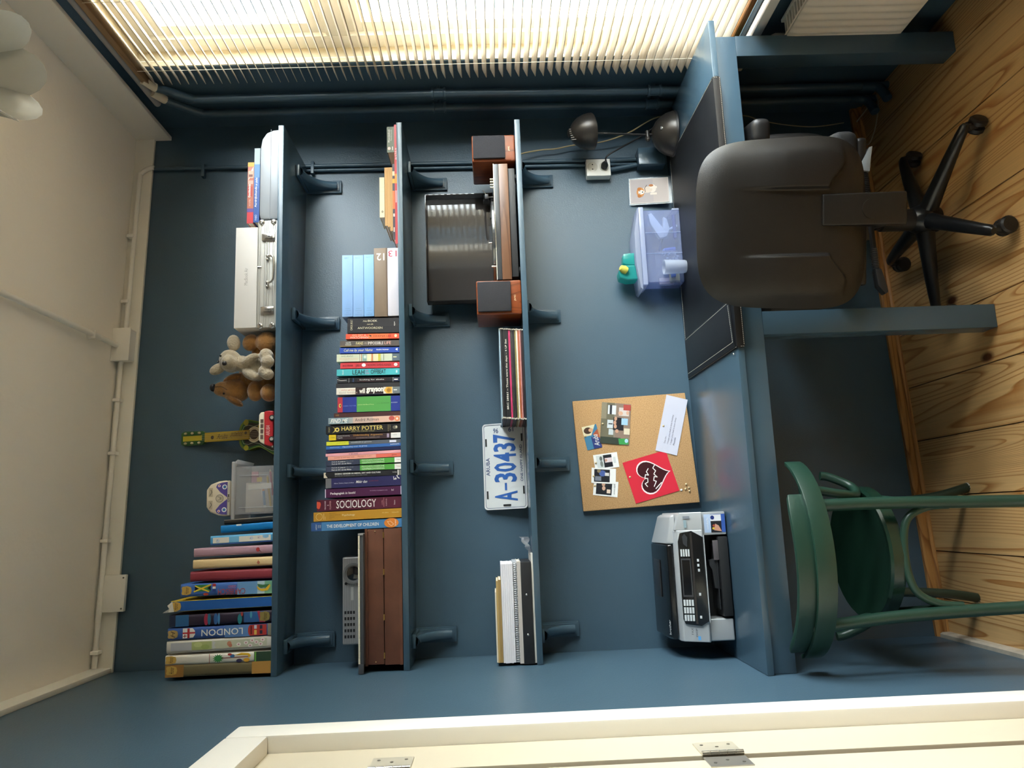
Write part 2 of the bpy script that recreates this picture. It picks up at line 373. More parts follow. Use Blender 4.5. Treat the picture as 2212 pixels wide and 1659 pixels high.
# the house across the street
T = Thing('neighbour_house', 'pale yellow house across the street seen through the blind', 'house', (9.0, 4, -4))
T.part('facade', MB().box(9.0, 9.4, -14, 20, -4, 1.6), mat('#ece4cc', .8))
T.part('cornice', MB().box(8.8, 9.4, -14, 20, 1.6, 1.9), mat('#e8e2d2', .7))
for k in range(7):
    y = -11+k*4.3
    for z in (-2.6, -.4):
        wn = T.part('window', MB().box(8.96, 9.0, y, y+1.5, z, z+1.7), mat('#efece4', .5)); T.part('pane', MB().box(8.94, 8.96, y+.12, y+1.38, z+.12, z+1.58), mat('#4a5560', .15), wn)

# ---- door in the left wall
d = bpy.data.objects.new('door_1', None); COL.objects.link(d); d['kind'] = 'structure'
DW = mat('#d3c9b4', .4)
structure('door_leaf', MB().box(XL-.080, XL-.034, .745, 1.620, .01, 2.0), DW, d, bevel=.004)
structure('jamb', MB().box(XL-.10, XL-.032, 1.640, 1.797, 0, 2.03), mat('#cdc2ab', .45), d, bevel=.003)
structure('gap_backing', MB().box(XL-.12, XL-.1005, .70, 1.80, 0, 2.03), mat('#4a4338', .7), d)  # dark backing added behind the gap to keep sky light from leaking through
structure('jamb', MB().box(XL-.10, XL-.026, .70, .735, 0, 2.03).box(XL-.10, XL-.026, .735, 1.64, 2.005, 2.03), mat('#cdc2ab', .45), d)
for z in (1.745, 1.08, .35):
    h = structure('hinge', MB().box(XL-.0325, XL-.0285, 1.645, 1.715, z-.042, z+.042), mat('#c9c2b0', .35, .3), d, bevel=.001)
    k = MB()
    for i in range(5): k.cyl((XL-.028, 1.637, z-.034+i*.017), .0055, .0155, 'z', 12)
    structure('knuckle', k, mat('#b9b3a6', .25, .8), h, smooth=True)
    structure('hinge_leaf', MB().box(XL-.0345, XL-.0320, 1.57, 1.628, z-.042, z+.042), mat('#b4b0a8', .3, .7), h)
    for dy, dz in ((1.695, .028), (1.68, 0), (1.695, -.028)): structure('screw', MB().cyl((XL-.0282, dy, z+dz), .0035, .0014, 'x', 8), mat('#8d8a82', .3, .8), h)
    for dy, dz in ((1.59, .028), (1.605, 0), (1.59, -.028)): structure('screw', MB().cyl((XL-.0318, dy, z+dz), .0035, .0014, 'x', 8), mat('#8d8a82', .3, .8), h)
structure('trim_4', MB().box(XL-.06, XL+.005, 1.797, 1.892, 0, 2.122), CREAM, bevel=.006)
structure('trim_5', MB().box(XL-.06, XL+.005, .62, 1.7965, 2.028, 2.122), CREAM, bevel=.006)

# ---- blind
T = Thing('venetian_blind', 'wooden venetian blind with pale slats covering the window', 'blind', (1.548, 1.8, .66))
SLM = wood('#c8c0b2', '#b8aa94', axis=1, rough=.4, knots=False, contrast=.6)
BY0, BY1 = .76, 2.488
first = None; nsl = 69
for i in range(nsl):
    z = .698+i*.02875
    if first is None:
        q = MB().at((0, 0, 0), (0, radians(-24), 0)).box(-.0175, .0175, BY0-1.8, BY1-1.8, -.0011, .0011)
        q.m = Matrix.Identity(4)
        first = mesh_obj('slat', q, SLM, T.e); first.location = (0, 0, z-.66)
    else:
        c = first.copy(); COL.objects.link(c); c.parent = T.e; c.location = (0, 0, z-.66)
T.part('bottom_rail', MB().box(1.533, 1.565, BY0, BY1, .662, .680), wood('#b98348', '#8f5f2e', axis=1, knots=False), bevel=.003)
T.part('head_rail', MB().box(1.533, 1.567, BY0, BY1, 2.666, 2.688), wood('#a88a66', '#8a6c4a', axis=1, knots=False), bevel=.002)
for y in (2.40, 2.05, 1.5, .95):
    T.part('cord', MB().tube([(1.5305, y, .67), (1.5305, y, 2.67)], .0009, 5), mat('#efe6d2', .7))
    T.part('cord', MB().tube([(1.5655, y, .67), (1.5655, y, 2.67)], .0009, 5), mat('#efe6d2', .7))
T.part('cord_knot', MB().tube(smooth_path([(1.531, 2.075, .665), (1.524, 2.08, .650), (1.522, 2.055, .637), (1.526, 2.04, .653), (1.531, 2.06, .665)], 4), .0016, 6), mat('#e9dcc0', .7))

# ---- radiator under the window
T = Thing('radiator', 'white ribbed panel radiator below the window', 'radiator', (1.50, 1.4, .165))
RW = mat('#e6e1d6', .35)
nr = 45; y0, y1 = .75, 2.235
def radf(u, v):
    y = y0+(y1-y0)*u; z = .172+.368*v
    e = max(0.0, 1-abs(v-.5)/.5); e = min(1, e*7)
    return (1.478-.006*e*(.5-.5*cos(2*pi*u*nr)), y, z)
T.part('front_panel', MB().grid(radf, nr*6, 24), RW, smooth=True, angle=80)
T.part('body', MB().box(1.484, 1.492, y0, y1, .172, .54).box(1.545, 1.555, y0, y1, .172, .54).box(1.492, 1.545, y1-.006, y1, .19, .53), RW)
g = MB()
for i in range(72): g.box(1.492, 1.545, y0+.01+i*.0202, y0+.018+i*.0202, .528, .537)
T.part('top_grille', g, RW)
vv = T.part('valve', MB().tube([(1.52, 2.235, .50), (1.52, 2.30, .50)], .011, 12).tube([(1.52, 2.285, .50), (1.52, 2.285, .05)], .0085, 10), mat('#cfc9bd', .3, .3), smooth=True)
T.part('valve_knob', MB().lathe([(.012, 0), (.019, .006), (.019, .04), (.014, .052), (0, .053)], 16, 'z', (1.52, 2.285, .505)), WHITE, vv, smooth=True)
for y in (1.1, 2.1): T.part('wall_hook', MB().box(1.555, 1.57, y, y+.03, .25, .5), RW)

# ---- heating pipes rising beside the window
PIPE = mat('#3e5564', .35, bump=(90, .05))
def riser(name, label, y, yt, top_y, extra):
    T = Thing(name, label, 'pipe', (1.540, y, 0), group='heating risers beside the window')
    path = smooth_path([(1.540, y, .0), (1.540, y, .8), (1.540, yt, 1.7), (1.540, yt, 2.50), (1.540, yt-.006, 2.56), (1.541, yt-.05, 2.615), (1.542, top_y, 2.66)], 5)
    T.part('tube', MB().tube(path, .0145, 14), PIPE, smooth=True)
    T.part('floor_elbow', MB().tube(smooth_path([(1.540, y, .10), (1.538, y, .05), (1.515, y-.01, .030), (1.47, y-.03, .024)], 5), .017, 12), PIPE, smooth=True)
    T.part('unpainted_end', MB().tube([path[-1], (1.543, top_y-.05, 2.685)], .015, 12), mat('#dcd0b8', .6), smooth=True)
    for z in extra:
        yy = y+(yt-y)*min(1, max(0, (z-.8)/.9))
        c = T.part('coupling', MB().lathe([(.0155, -.026), (.021, -.026), (.021, -.019), (.0178, -.017), (.0178, .017), (.021, .019), (.021, .026), (.0155, .026)], 14, 'z', (1.540, yy, z)), PIPE, smooth=True)
        T.part('wall_stud', MB().cyl((1.556, yy, z), .006, .03, 'x', 8), PIPE, c)
riser('heating_pipe', 'blue painted heating pipe nearest the wall corner behind the lamp', 2.708, 2.696, 2.60, (.866, 1.676))
riser('heating_pipe', 'blue painted heating pipe closer to the window blind', 2.615, 2.598, 2.52, (.876, 1.672))
single('ceiling_rod', MB().tube([(1.546, -.2, 2.716), (1.546, 2.63, 2.700)], .0125, 12), mat('#a5a2a0', .5, .2), 'grey round rod running along the top of the window', 'rod', loc=(1.546, 1.2, 2.70), smooth=True)

# ---- ceiling conduit, boxes
T = Thing('ceiling_conduit', 'white electrical conduit clipped along the ceiling edge', 'conduit', (.47, WY(.47)-.028, 2.842))
def wy(x, d): return WY(x)-d
T.part('tube', MB().tube([(-.43, wy(-.43, .03), 2.848), (.62, wy(.62, .03), 2.846)], .0085, 10), WHITE, smooth=True)
T.part('tube', MB().tube(smooth_path([(.72, wy(.72, .03), 2.838), (1.30, wy(1.30, .028), 2.835), (1.36, wy(1.36, .026), 2.832), (1.385, wy(1.385, .024), 2.80), (1.386, wy(1.386, .022), 2.786)], 5), .0085, 10), WHITE, smooth=True)
T.part('tube', MB().tube([(.667, 2.73, 2.850), (.664, YREAR+.3, 2.852)], .0095, 10), WHITE, smooth=True)
for x in (-.38, -.02, .28, .47, .84, 1.10):
    T.part('clip', MB().box(x-.006, x+.006, wy(x, .042), wy(x, .0135), 2.834, 2.860), WHITE, bevel=.002)
for y in (2.55, 2.02, 1.4): T.part('clip', MB().box(.652, .679, y, y+.012, 2.838, 2.868), WHITE, bevel=.002)
T = Thing('junction_box', 'deep white junction box at the ceiling edge where the tube begins', 'junction box', (.67, WY(.67)-.03, 2.81))
T.part('box', MB().hexa(skew(.612, .728, .0135, .062, 2.806, 2.866)), WHITE, bevel=.003); T.part('lid', MB().hexa(skew(.609, .731, .062, .066, 2.803, 2.867)), WHITE, bevel=.001)
T = Thing('junction_box', 'flat white cover box overlapping the ceiling trim near the left wall', 'junction box', (-.195, WY(-.195)-.02, 2.80))
T.part('box', MB().hexa(skew(-.254, -.134, .0135, .030, 2.768, 2.842)), WHITE, bevel=.003); 
for x in (-.244, -.144): T.part('screw', MB().cyl((x, WY(x)-.0305, 2.776), .003, .002, 'y', 8), mat('#77736a', .4, .5))

# blue conduit down the wall
T = Thing('wall_conduit', 'pair of thin blue painted conduits running down the back wall', 'conduit', (1.38, WY(1.38)-.015, 1.1))
T.part('tube', MB().tube([(1.386, WY(1.386)-.014, 2.79), (1.380, WY(1.38)-.014, 2.24), (1.374, WY(1.374)-.014, 1.36), (1.372, WY(1.372)-.014, .92)], .0075, 10), PIPE, smooth=True)
T.part('tube', MB().tube([(1.362, WY(1.362)-.012, 2.24), (1.355, WY(1.355)-.012, 1.36), (1.352, WY(1.352)-.012, .92)], .0065, 10), PIPE, smooth=True)
for z in (2.60, 2.18): T.part('clip', MB().hexa(skew(1.345, 1.398, 0, .024, z-.006, z+.006)), PIPE, bevel=.002)

# ---- pendant lamp
T = Thing('pendant_lamp', 'frosted glass petal pendant lamp hanging from the ceiling', 'lamp', (1.05, 1.60, 2.56))
FROST = clear_plastic('#d6d8d4', .55, .2)
T.part('cord', MB().tube([(1.05, 1.60, 2.867), (1.05, 1.60, 2.70)], .003, 8), WHITE)
T.part('canopy', MB().lathe([(.05, 2.867), (.048, 2.85), (.012, 2.835)], 20, 'z', (1.05, 1.60, 0)), WHITE, smooth=True)
T.part('bulb', MB().ball((1.05, 1.60, 2.66), (.03, .03, .04)), mat('#f2efe8', .3), smooth=True)
for i in range(7):
    a = 2*pi*i/7+.3
    q = MB().at((1.05+.085*cos(a), 1.60+.085*sin(a), 2.635), (0, radians(60), a)).ball((0, 0, 0), (.090, .062, .004), 18, 6); q.m = Matrix.Identity(4)
    T.part('petal', q, FROST, smooth=True)
# ================================================================== SHELVES, DESK, CHAIRS
def bracket_proto():
    # local: x across, y towards the room is negative, z = 0 at the underside of the shelf
    b = MB()
    prof = smooth_path([(-.150, -.012), (-.120, -.016), (-.080, -.030), (-.045, -.058), (-.028, -.090), (-.021, -.120)], 4)
    pts = [(p[0], p[1]) for p in prof]; ring = []
    n = 8; vs_ = []
    for i, (y, z) in enumerate(pts):
        for j in range(n+1):
            q = -pi/2+pi*j/n; hw = .0145
            t0 = pts[max(i-1, 0)]; t1 = pts[min(i+1, len(pts)-1)]; ty, tz = t1[0]-t0[0], t1[1]-t0[1]; L_ = sqrt(ty*ty+tz*tz); ny, nz = tz/L_, -ty/L_
            vs_.append((hw*sin(q), y+ny*.010*cos(q), z+nz*.010*cos(q)))
        vs_.append((.0145, -.012, min(z+.05, -.010))); vs_.append((-.0145, -.012, min(z+.05, -.010)))
    k = n+3; fs = []
    for i in range(len(pts)-1):
        for j in range(k): fs.append((i*k+j, i*k+(j+1) % k, (i+1)*k+(j+1) % k, (i+1)*k+j))
    fs += [tuple(range(k)), tuple(range((len(pts)-1)*k, len(pts)*k))[::-1]]
    b.add(vs_, fs)
    return b
def shelf(label, zt):
    T = Thing('wall_shelf', label, 'shelf', (.46, WY(.46), zt-.0185), group='blue wall shelves')
    x0, x1 = XL+.001, 1.376
    g = .0005
    T.part('board', MB().hexa([(x0, YS, zt-.0185), (x1, YS, zt-.0185), (x1, WY(x1)-g, zt-.0185), (x0, WY(x0)-g, zt-.0185), (x0, YS, zt), (x1, YS, zt), (x1, WY(x1)-g, zt), (x0, WY(x0)-g, zt)]), BLUEG, bevel=.0012, seg=2)
    for x in (1.290, .736, .186, -.372):
        yb = WY(x)-.001; zb = zt-.0190
        q = bracket_proto(); q.v = [(x+vx, yb+vy*(.155 if x < 0 else .165)/.165, zb+vz) for vx, vy, vz in q.v]
        br = T.part('bracket', q, BLUEG, smooth=True, angle=60)
        L_ = .145 if x < 0 else .165
        T.part('back_plate', MB().box(x-.025, x+.025, yb-.012, yb-.002, zb-.136, zb-.002).box(x-.019, x+.019, yb-.016, yb-.012, zb-.129, zb-.010), BLUEG, br, bevel=.002)
        T.part('top_plate', MB().box(x-.022, x+.022, yb-L_, yb-.012, zb-.012, zb-.0005), BLUEG, br, bevel=.002)
shelf('highest blue wall shelf, carrying the soft toys and the guitar', ZS1)
shelf('middle blue wall shelf, carrying the long row of books', ZS2)
shelf('lowest blue wall shelf, carrying the record player and licence plate', ZS3)

# ---- desk
T = Thing('desk', 'blue painted built-in desk with square legs under the shelves', 'desk', (.54, 2.45, 0))
x0, x1 = XL+.001, 1.526
T.part('tabletop', MB().hexa([(x0, YD, ZD-.019), (x1, YD, ZD-.019), (x1, WY(x1)-.001, ZD-.019), (x0, WY(x0)-.001, ZD-.019), (x0, YD, ZD), (x1, YD, ZD), (x1, WY(x1)-.001, ZD), (x0, WY(x0)-.001, ZD)]), BLUEG, bevel=.0015)
T.part('apron', MB().box(x0, 1.480, YD+.018, YD+.038, .706, ZD-.0195), BLUEG, bevel=.001)
T.part('apron', MB().box(1.462, 1.480, YD+.038, WY(1.48)-.002, .706, ZD-.0195), BLUEG, bevel=.001)
for (a, b, lbl) in ((1.412, 1.482, 0), (.508, .579, 1)):
    T.part('leg', MB().box(a, b, YD+.018, YD+.088, .001, .7055), BLUEG, bevel=.0015)
T.part('back_rail', MB().hexa(skew(x0, 1.46, .001, .02, .706, ZD-.0195)), BLUEG)

# ---- desk pad
LEATH = mat('#17191d', .5, bump=(420, .12), vary=(9, .25), spec=.25)
T = Thing('desk_pad', 'large black leather desk pad folded over the desk front', 'desk pad', (.90, 2.48, ZD))
T.part('sheet', MB().hexa([(.466, YD-.004, ZD+.0004), (1.330, YD-.004, ZD+.0004), (1.352, 2.775, ZD+.0004), (.474, 2.757, ZD+.0004), (.466, YD-.004, ZD+.0036), (1.330, YD-.004, ZD+.0036), (1.352, 2.775, ZD+.0036), (.474, 2.757, ZD+.0036)]), LEATH, bevel=.0008)
T.part('front_flap', MB().prism(rrect(.466, 1.330, ZD-.020, ZD+.0036, .008), YD-.0072, YD-.0040, 'y'), mat('#1c1917', .5, bump=(300, .1), spec=.3), bevel=.0006)
STC = mat('#d8d4c8', .7)
def stitch(pts, step=.006, on=.0042, r=.0005):
    q = MB()
    for a, b in zip(pts, pts[1:]):
        a = Vector(a); b = Vector(b); L_ = (b-a).length; n = max(1, int(L_/step)); d_ = (b-a)/L_
        for i in range(n): q.tube([a+d_*(i*step), a+d_*(i*step+on)], r, 4)
    return q
zt = ZD+.0038
T.part('stitching', stitch([(1.326, YD-.0077, ZD+.0005), (1.326, YD-.0077, ZD-.017), (.470, YD-.0077, ZD-.017), (.470, YD-.0077, ZD+.0005)]), STC)
T.part('stitching', stitch([(.470, YD+.002, zt), (.478, 2.753, zt), (1.348, 2.771, zt), (1.326, YD+.002, zt)], .008, .006), STC)
fl2 = T.part('side_flap', MB().hexa([(.470, YD+.006, zt), (.618, YD+.030, zt), (.626, 2.75, zt), (.478, 2.745, zt), (.470, YD+.006, zt+.004), (.618, YD+.030, zt+.004), (.626, 2.75, zt+.004), (.478, 2.745, zt+.004)]), LEATH, bevel=.0015)
T.part('stitching', stitch([(.488, YD+.018, zt+.0043), (.612, YD+.036, zt+.0043), (.620, 2.743, zt+.0043)], .006, .0042), STC, fl2)
T.part('stitching', stitch([(.488, YD+.016, zt+.0043), (.494, 2.741, zt+.0043)]), STC, fl2)
single('steel_bead', MB().ball((.455, YD+.03, ZD+.0035), .0035, 10, 6), mat('#d8d8d8', .2, .9), 'tiny steel bead lying on the desk beside the desk pad', 'bead', loc=(.455, YD+.03, ZD), smooth=True)

# ---- swivel chair
CH = mat('#1a1714', .4, bump=(700, .25)); CHD = mat('#1b1a1a', .45); CHG = mat('#191a1c', .28)
cx, cy = .900, 2.335
T = Thing('office_chair', 'black swivel office chair seen from behind at the desk', 'chair', (cx, cy, 0))
UR = radians(-14)                         # seat and back are swivelled a little
def up_(q):                                # turn upper parts
    q.v = [(cx+(x-cx)*cos(UR)-(y-cy)*sin(UR), cy+(x-cx)*sin(UR)+(y-cy)*cos(UR), z) for x, y, z in q.v]; return q
def back_half(z):                          # half width of the back at height z (0..1)
    return .252*(1-.10*z)
def sst(a, b, x):
    t_ = max(0, min(1, (x-a)/(b-a))); return t_*t_*(3-2*t_)
Z0, Z1 = .430, .925
def backf(side):
    def fn(u, v):
        ang = 2*pi*u; rr = v
        ca, sa = cos(ang), sin(ang); e = 2.0/4.3
        px = math.copysign(abs(ca)**e, ca); pz = math.copysign(abs(sa)**e, sa)
        z01 = .5+.5*pz*rr; z = Z0+(Z1-Z0)*z01; x = px*rr*back_half(z01)
        edge = 1-rr**7
        if side < 0:
            y = -.030*edge-.006*(1-rr*rr)
            ax = abs(x)
            xb = .092+.035*sst(.60, .50, z)*0
            pad = sst(xb-.005, xb+.006, ax)*sst(.497, .512, z-(.05*sst(.17, .09, ax)))*sst(.84, .66, z)
            y -= .016*pad*edge*sst(1.0, .80, rr)
        else: y = .034*edge
        lean = (z-Z0)*(-.05)
        return (cx-.036+x, cy-.278+y+lean, z)
    return fn
q = MB().grid(backf(-1), 160, 90); q2 = MB().grid(backf(1), 96, 12); q.add(q2.v, q2.f)
T.part('backrest', up_(q), CH, smooth=True, angle=70)
q = MB().prism([(-.046, .335), (-.046, .352), (-.044, .575), (.044, .575), (.046, .352), (.046, .335)], -.048, -.006, 'y'); q.v = [(cx-.005+x, cy-.278+y, z) for x, y, z in q.v]
sp = T.part('back_support', up_(q), CH, bevel=.006, seg=3)
q = MB().box(cx-.040, cx+.030, cy-.31, cy+.06, .325, .352); T.part('support_bar', up_(q), CHD, sp, bevel=.006)
q = MB().cyl((cx-.005, cy-.327, .435), .028, .003, 'y', 28); T.part('cap', up_(q), CH, sp, smooth=True)
q = MB().box(cx-.235, cx+.235, cy-.235, cy+.235, .425, .500); T.part('seat', up_(q), mat('#1f2022', .75, bump=(900, .3)), bevel=.032, seg=5)
q = MB().box(cx-.215, cx+.215, cy-.225, cy+.215, .398, .428); T.part('seat_shell', up_(q), CHD, bevel=.012, seg=3)
q = MB().box(cx-.075, cx+.075, cy-.14, cy+.10, .345, .40); T.part('tilt_mechanism', up_(q), CHD, bevel=.008)
T.part('gas_column', MB().lathe([(.035, .085), (.035, .245), (.030, .25), (.030, .262), (.021, .263), (.021, .35)], 22, 'z', (cx, cy, 0)), CHD, smooth=True)
hub = T.part('star_base', MB().lathe([(.0, .060), (.040, .060), (.048, .085), (.048, .118), (.040, .138), (.034, .145), (.0, .145)], 22, 'z', (cx, cy, 0)), CHG, smooth=True)
for k in range(5):
    a = radians(98+72*k); c_, s_ = cos(a), sin(a)
    def L(t_, w_, z): return (cx+c_*t_-s_*w_, cy+s_*t_+c_*w_, z)
    sec = [(.025, .027, .070, .130), (.10, .023, .068, .118), (.20, .020, .064, .102), (.272, .0175, .060, .088), (.297, .0165, .056, .082), (.306, .010, .060, .076)]
    vs_ = []; fs = []
    for t_, wd, zb, ztp in sec:
        ring = []
        for j in range(10):
            qa = 2*pi*j/10; ww = wd*cos(qa); zz = (zb+ztp)/2+(ztp-zb)/2*(math.copysign(abs(sin(qa))**.7, sin(qa)))
            vs_.append(L(t_, ww, zz))
    for i in range(len(sec)-1):
        for j in range(10): fs.append((i*10+j, i*10+(j+1) % 10, (i+1)*10+(j+1) % 10, (i+1)*10+j))
    fs += [tuple(range(10)), tuple(range((len(sec)-1)*10, len(sec)*10))[::-1]]
    lg = T.part('leg', MB().add(vs_, fs), CHG, smooth=True, angle=50)
    ox, oy = cx+c_*.297, cy+s_*.297; ca_ = a+radians((70, 40, 115, 80, 20)[k]); wc, ws = cos(ca_), sin(ca_)
    wq = MB()
    for sd in (-1, 1):
        for prf in (((.0, .003), (.020, .003), (.0262, .006), (.0262, .017), (.021, .0225), (0, .024)),):
            q = MB().lathe([(r_, h_*sd) for r_, h_ in prf], 18, 'x'); q2 = [(ox+.012*wc+px*ws*-1-py*wc*-1*0-py*wc, oy+.012*ws+px*wc-py*ws, .0265+pz) for px, py, pz in q.v]; wq.add(q2, q.f)
    wh = T.part('caster', wq, mat('#1c1a19', .5), smooth=True)
    T.part('hood', MB().lathe([(.012, .03), (.015, .045), (.012, .062), (0, .066)], 12, 'z', (ox+.006*wc, oy+.006*ws, 0)), CHD, wh, smooth=True)
for sd in (1, -1):
    q = MB().box(cx+sd*.272-.040, cx+sd*.272+.040, cy-.10, cy+.16, .632, .690)
    ar = T.part('armrest', up_(q), CHD, bevel=.026, seg=5)
    q = MB().tube(smooth_path([(cx+sd*.262, cy+.03, .665), (cx+sd*.268, cy+.02, .55), (cx+sd*.258, cy+.01, .44), (cx+sd*.20, cy, .405), (cx+sd*.10, cy, .395)], 5), .021, 10)
    T.part('arm_post', up_(q), CHD, ar, smooth=True)
# levers
q = MB(); 
for i in range(13): q.lathe([(.009, -.0025), (.0115, 0), (.009, .0025)], 12, 'x', (.890+i*.0055, 2.090, .408))
q.tube([(.86, 2.090, .408), (.958, 2.090, .408)], .009, 10)
lv = T.part('lever', q, CHD, smooth=True)
T.part('lever_paddle', MB().prism([(.952, .398), (.955, .418), (.985, .416), (1.028, .392), (1.032, .380), (1.000, .388)], 2.075, 2.103, 'y'), mat('#8f979c', .35, .1), lv, bevel=.003)
q = MB()
for i in range(13): q.lathe([(.008, -.0025), (.0105, 0), (.008, .0025)], 12, 'x', (.655+i*.0055, 2.090, .408))
q.tube([(.65, 2.090, .408), (.80, 2.090, .408)], .008, 10)
lv = T.part('lever', q, CHD, smooth=True)
T.part('lever_handle', MB().prism([(.660, .398), (.660, .416), (.610, .414), (.585, .396), (.590, .386), (.622, .390)], 2.078, 2.102, 'y'), CHD, lv, bevel=.004)

# ---- green bentwood chair
GR = mat('#1e3b2f', .38, bump=(180, .04), vary=(8, .15))
T = Thing('bentwood_chair', 'dark green bentwood chair pushed under the desk', 'chair', (-.135, 2.28, 0))
zseat = .468
# rear posts run from the top rail to the floor
T.part('rear_leg', MB().tube(smooth_path([(.006, 2.098, .690), (.004, 2.085, .62), (.004, 2.080, .47), (-.002, 2.055, .25), (-.008, 1.990, .0)], 6), [.0165]*24+[.0145], 14), GR, smooth=True)
T.part('rear_leg', MB().tube(smooth_path([(-.316, 2.104, .690), (-.306, 2.090, .62), (-.292, 2.080, .47), (-.280, 2.055, .25), (-.268, 1.990, .0)], 6), [.0165]*24+[.0145], 14), GR, smooth=True)
T.part('front_leg', MB().tube(smooth_path([(.005, 2.40, .45), (.006, 2.42, .28), (.018, 2.445, .12), (.044, 2.467, .0)], 6), .0145, 12), mat('#1f3128', .4), smooth=True)
T.part('front_leg', MB().tube(smooth_path([(-.265, 2.41, .45), (-.268, 2.43, .28), (-.282, 2.46, .12), (-.303, 2.495, .0)], 6), .0145, 12), mat('#1f3128', .4), smooth=True)
for (x, y) in ((.044, 2.467), (-.303, 2.495)): T.part('foot_cap', MB().cyl((x, y, .002), .0148, .004, 'z', 12), mat('#cfd0cc', .5))
# bent rails: an arc in plan from right to left
def band(z0, z1, off, a0, a1, th, taper=0.0, n=26):
    q = MB(); vs_ = []; fs = []; ccx, ccy, R, Ry = -.138, 2.235, .262+off, .195+off
    for i in range(n+1):
        t_ = i/n; a = radians(a0+(a1-a0)*t_); e = 1-taper*(abs(2*t_-1)**6)
        zm = (z0+z1)/2; hh = (z1-z0)/2*e
        for rr, z in ((0, zm-hh), (0, zm+hh), (th, zm+hh), (th, zm-hh)):
            vs_.append((ccx+(R-rr)*cos(a), ccy+(Ry-rr)*sin(a), z))
    for i in range(n):
        for j in range(4): fs.append((i*4+j, i*4+(j+1) % 4, (i+1)*4+(j+1) % 4, (i+1)*4+j))
    fs += [(0, 1, 2, 3), (n*4+3, n*4+2, n*4+1, n*4)]
    q.add(vs_, fs); return q
rl = T.part('top_rail', band(.658, .737, 0, -48, -165, .017, .25), GR, bevel=.004, seg=2)
T.part('lower_band', band(.640, .692, .013, -12, -172, .0125, .1), GR, rl, bevel=.003)
# seat
sq = MB().lathe([(.0, zseat-.012), (.15, zseat-.010), (.176, zseat-.002), (.190, zseat+.002), (.197, zseat-.004), (.197, zseat-.036), (.185, zseat-.040), (0, zseat-.040)], 40, 'z', (0, 0, 0))
sq.v = [(-.135+x*.96, 2.270+y*.98, z) for x, y, z in sq.v]
T.part('seat', sq, mat('#152d22', .22, bump=(120, .04)), smooth=True, angle=30)
# bent brace between the rear legs, hip braces at the sides
T.part('stretcher', MB().tube(smooth_path([(-.008, 2.068, .305), (-.012, 2.078, .36), (-.045, 2.083, .415), (-.135, 2.085, .430), (-.225, 2.083, .415), (-.262, 2.078, .36), (-.270, 2.068, .300)], 7), .0105, 12), GR, smooth=True)
for sd in (1, -1):
    X = lambda d_: -.138+sd*(.138+d_)
    T.part('hip_brace', MB().tube(smooth_path([(X(.045), 2.135, .672), (X(.048), 2.14, .64), (X(.034), 2.15, .56), (X(.030), 2.19, .495), (X(.055), 2.24, .482), (X(.085), 2.27, .53), (X(.09), 2.275, .555)], 7), .0125, 12), GR, smooth=True)
    T.part('hip_brace', MB().tube(smooth_path([(X(.0), 2.085, .36), (X(.012), 2.16, .415), (X(.020), 2.25, .43), (X(.012), 2.36, .415), (X(.008), 2.41, .34)], 7), .0105, 10), GR, smooth=True)
# ================================================================== BOOKS STANDING ON THE SHELVES
PAGE = mat('#e6dcc6', .8, bump=(900, .2))
def book(label, x, w, h, lean, z, cover, prints=(), depth=None, y=YS+.006, name='book', group=None, rough=.42, round_=False, pages='#e6dcc6', hard=False):
    lr = radians(lean); dep = depth or min(.68*h, WY(x-w/2)-y-.012)
    T = Thing(name, label, 'book', (x, y, z+abs(sin(lr))*w/2+.0004), (0, lr, 0), group, local=True)
    t_ = .0022 if hard else .0012; hw = w/2
    c = MB()
    if round_:
        pts = [(-hw, .004), (-hw*.9, .0012), (-hw*.5, -.0004), (hw*.5, -.0004), (hw*.9, .0012), (hw, .004), (hw, dep), (hw-t_, dep), (hw-t_, .007), (-hw+t_, .007), (-hw+t_, dep), (-hw, dep)]
    else:
        pts = [(-hw, 0), (hw, 0), (hw, dep), (hw-t_, dep), (hw-t_, t_), (-hw+t_, t_), (-hw+t_, dep), (-hw, dep)]
    c.prism(pts, 0, h, 'z')
    T.part('cover', c, mat(cover, rough, bump=(300, .05)), smooth=round_, angle=50)
    e = .003 if hard else .0006
    T.part('pages', MB().box(-hw+t_+.0003, hw-t_-.0003, (.0075 if round_ else t_+.0003), dep-e, e, h-e), mat(pages, .8, bump=(900, .2)))
    pn = Panel((hw, -.0004 if round_ else 0, h), (0, 0, -h), (-w, 0, 0), (0, -1, 0))
    run_prints(pn, prints); pn.flush(T)
    return T
W_ = '#f1efe9'; K_ = '#15151a'
B2 = 'books standing on the middle shelf'
def b2(label, x, w, h, lean, cover, prints=(), **k): return book(label, x, w, h, lean, ZS2, cover, prints, group=B2, **k)
b2('thick black book with cream serif title lines beside the flat boxes', .6507, .0500, .171, 1.0, '#262427', [('r', 0, 1, .55, 1, '#1b1a1e'), ('t', 'Het', .30, .39, .14, .25, '#d9cfae', 'R', 0, .4), ('t', 'BOEK', .40, .58, .12, .25, '#e6dcc0'), ('t', 'met alle', .38, .50, .36, .46, '#d9cfae', 'R', 0, .3), ('t', 'ANTWOORDEN', .20, .68, .60, .74, '#d9cfae'), ('t', 'CAROL BOLT', .06, .10, .10, .82, '#d9cfae', 'U'), ('t', 'uitgever', .90, .93, .25, .55, W_, 'U')])
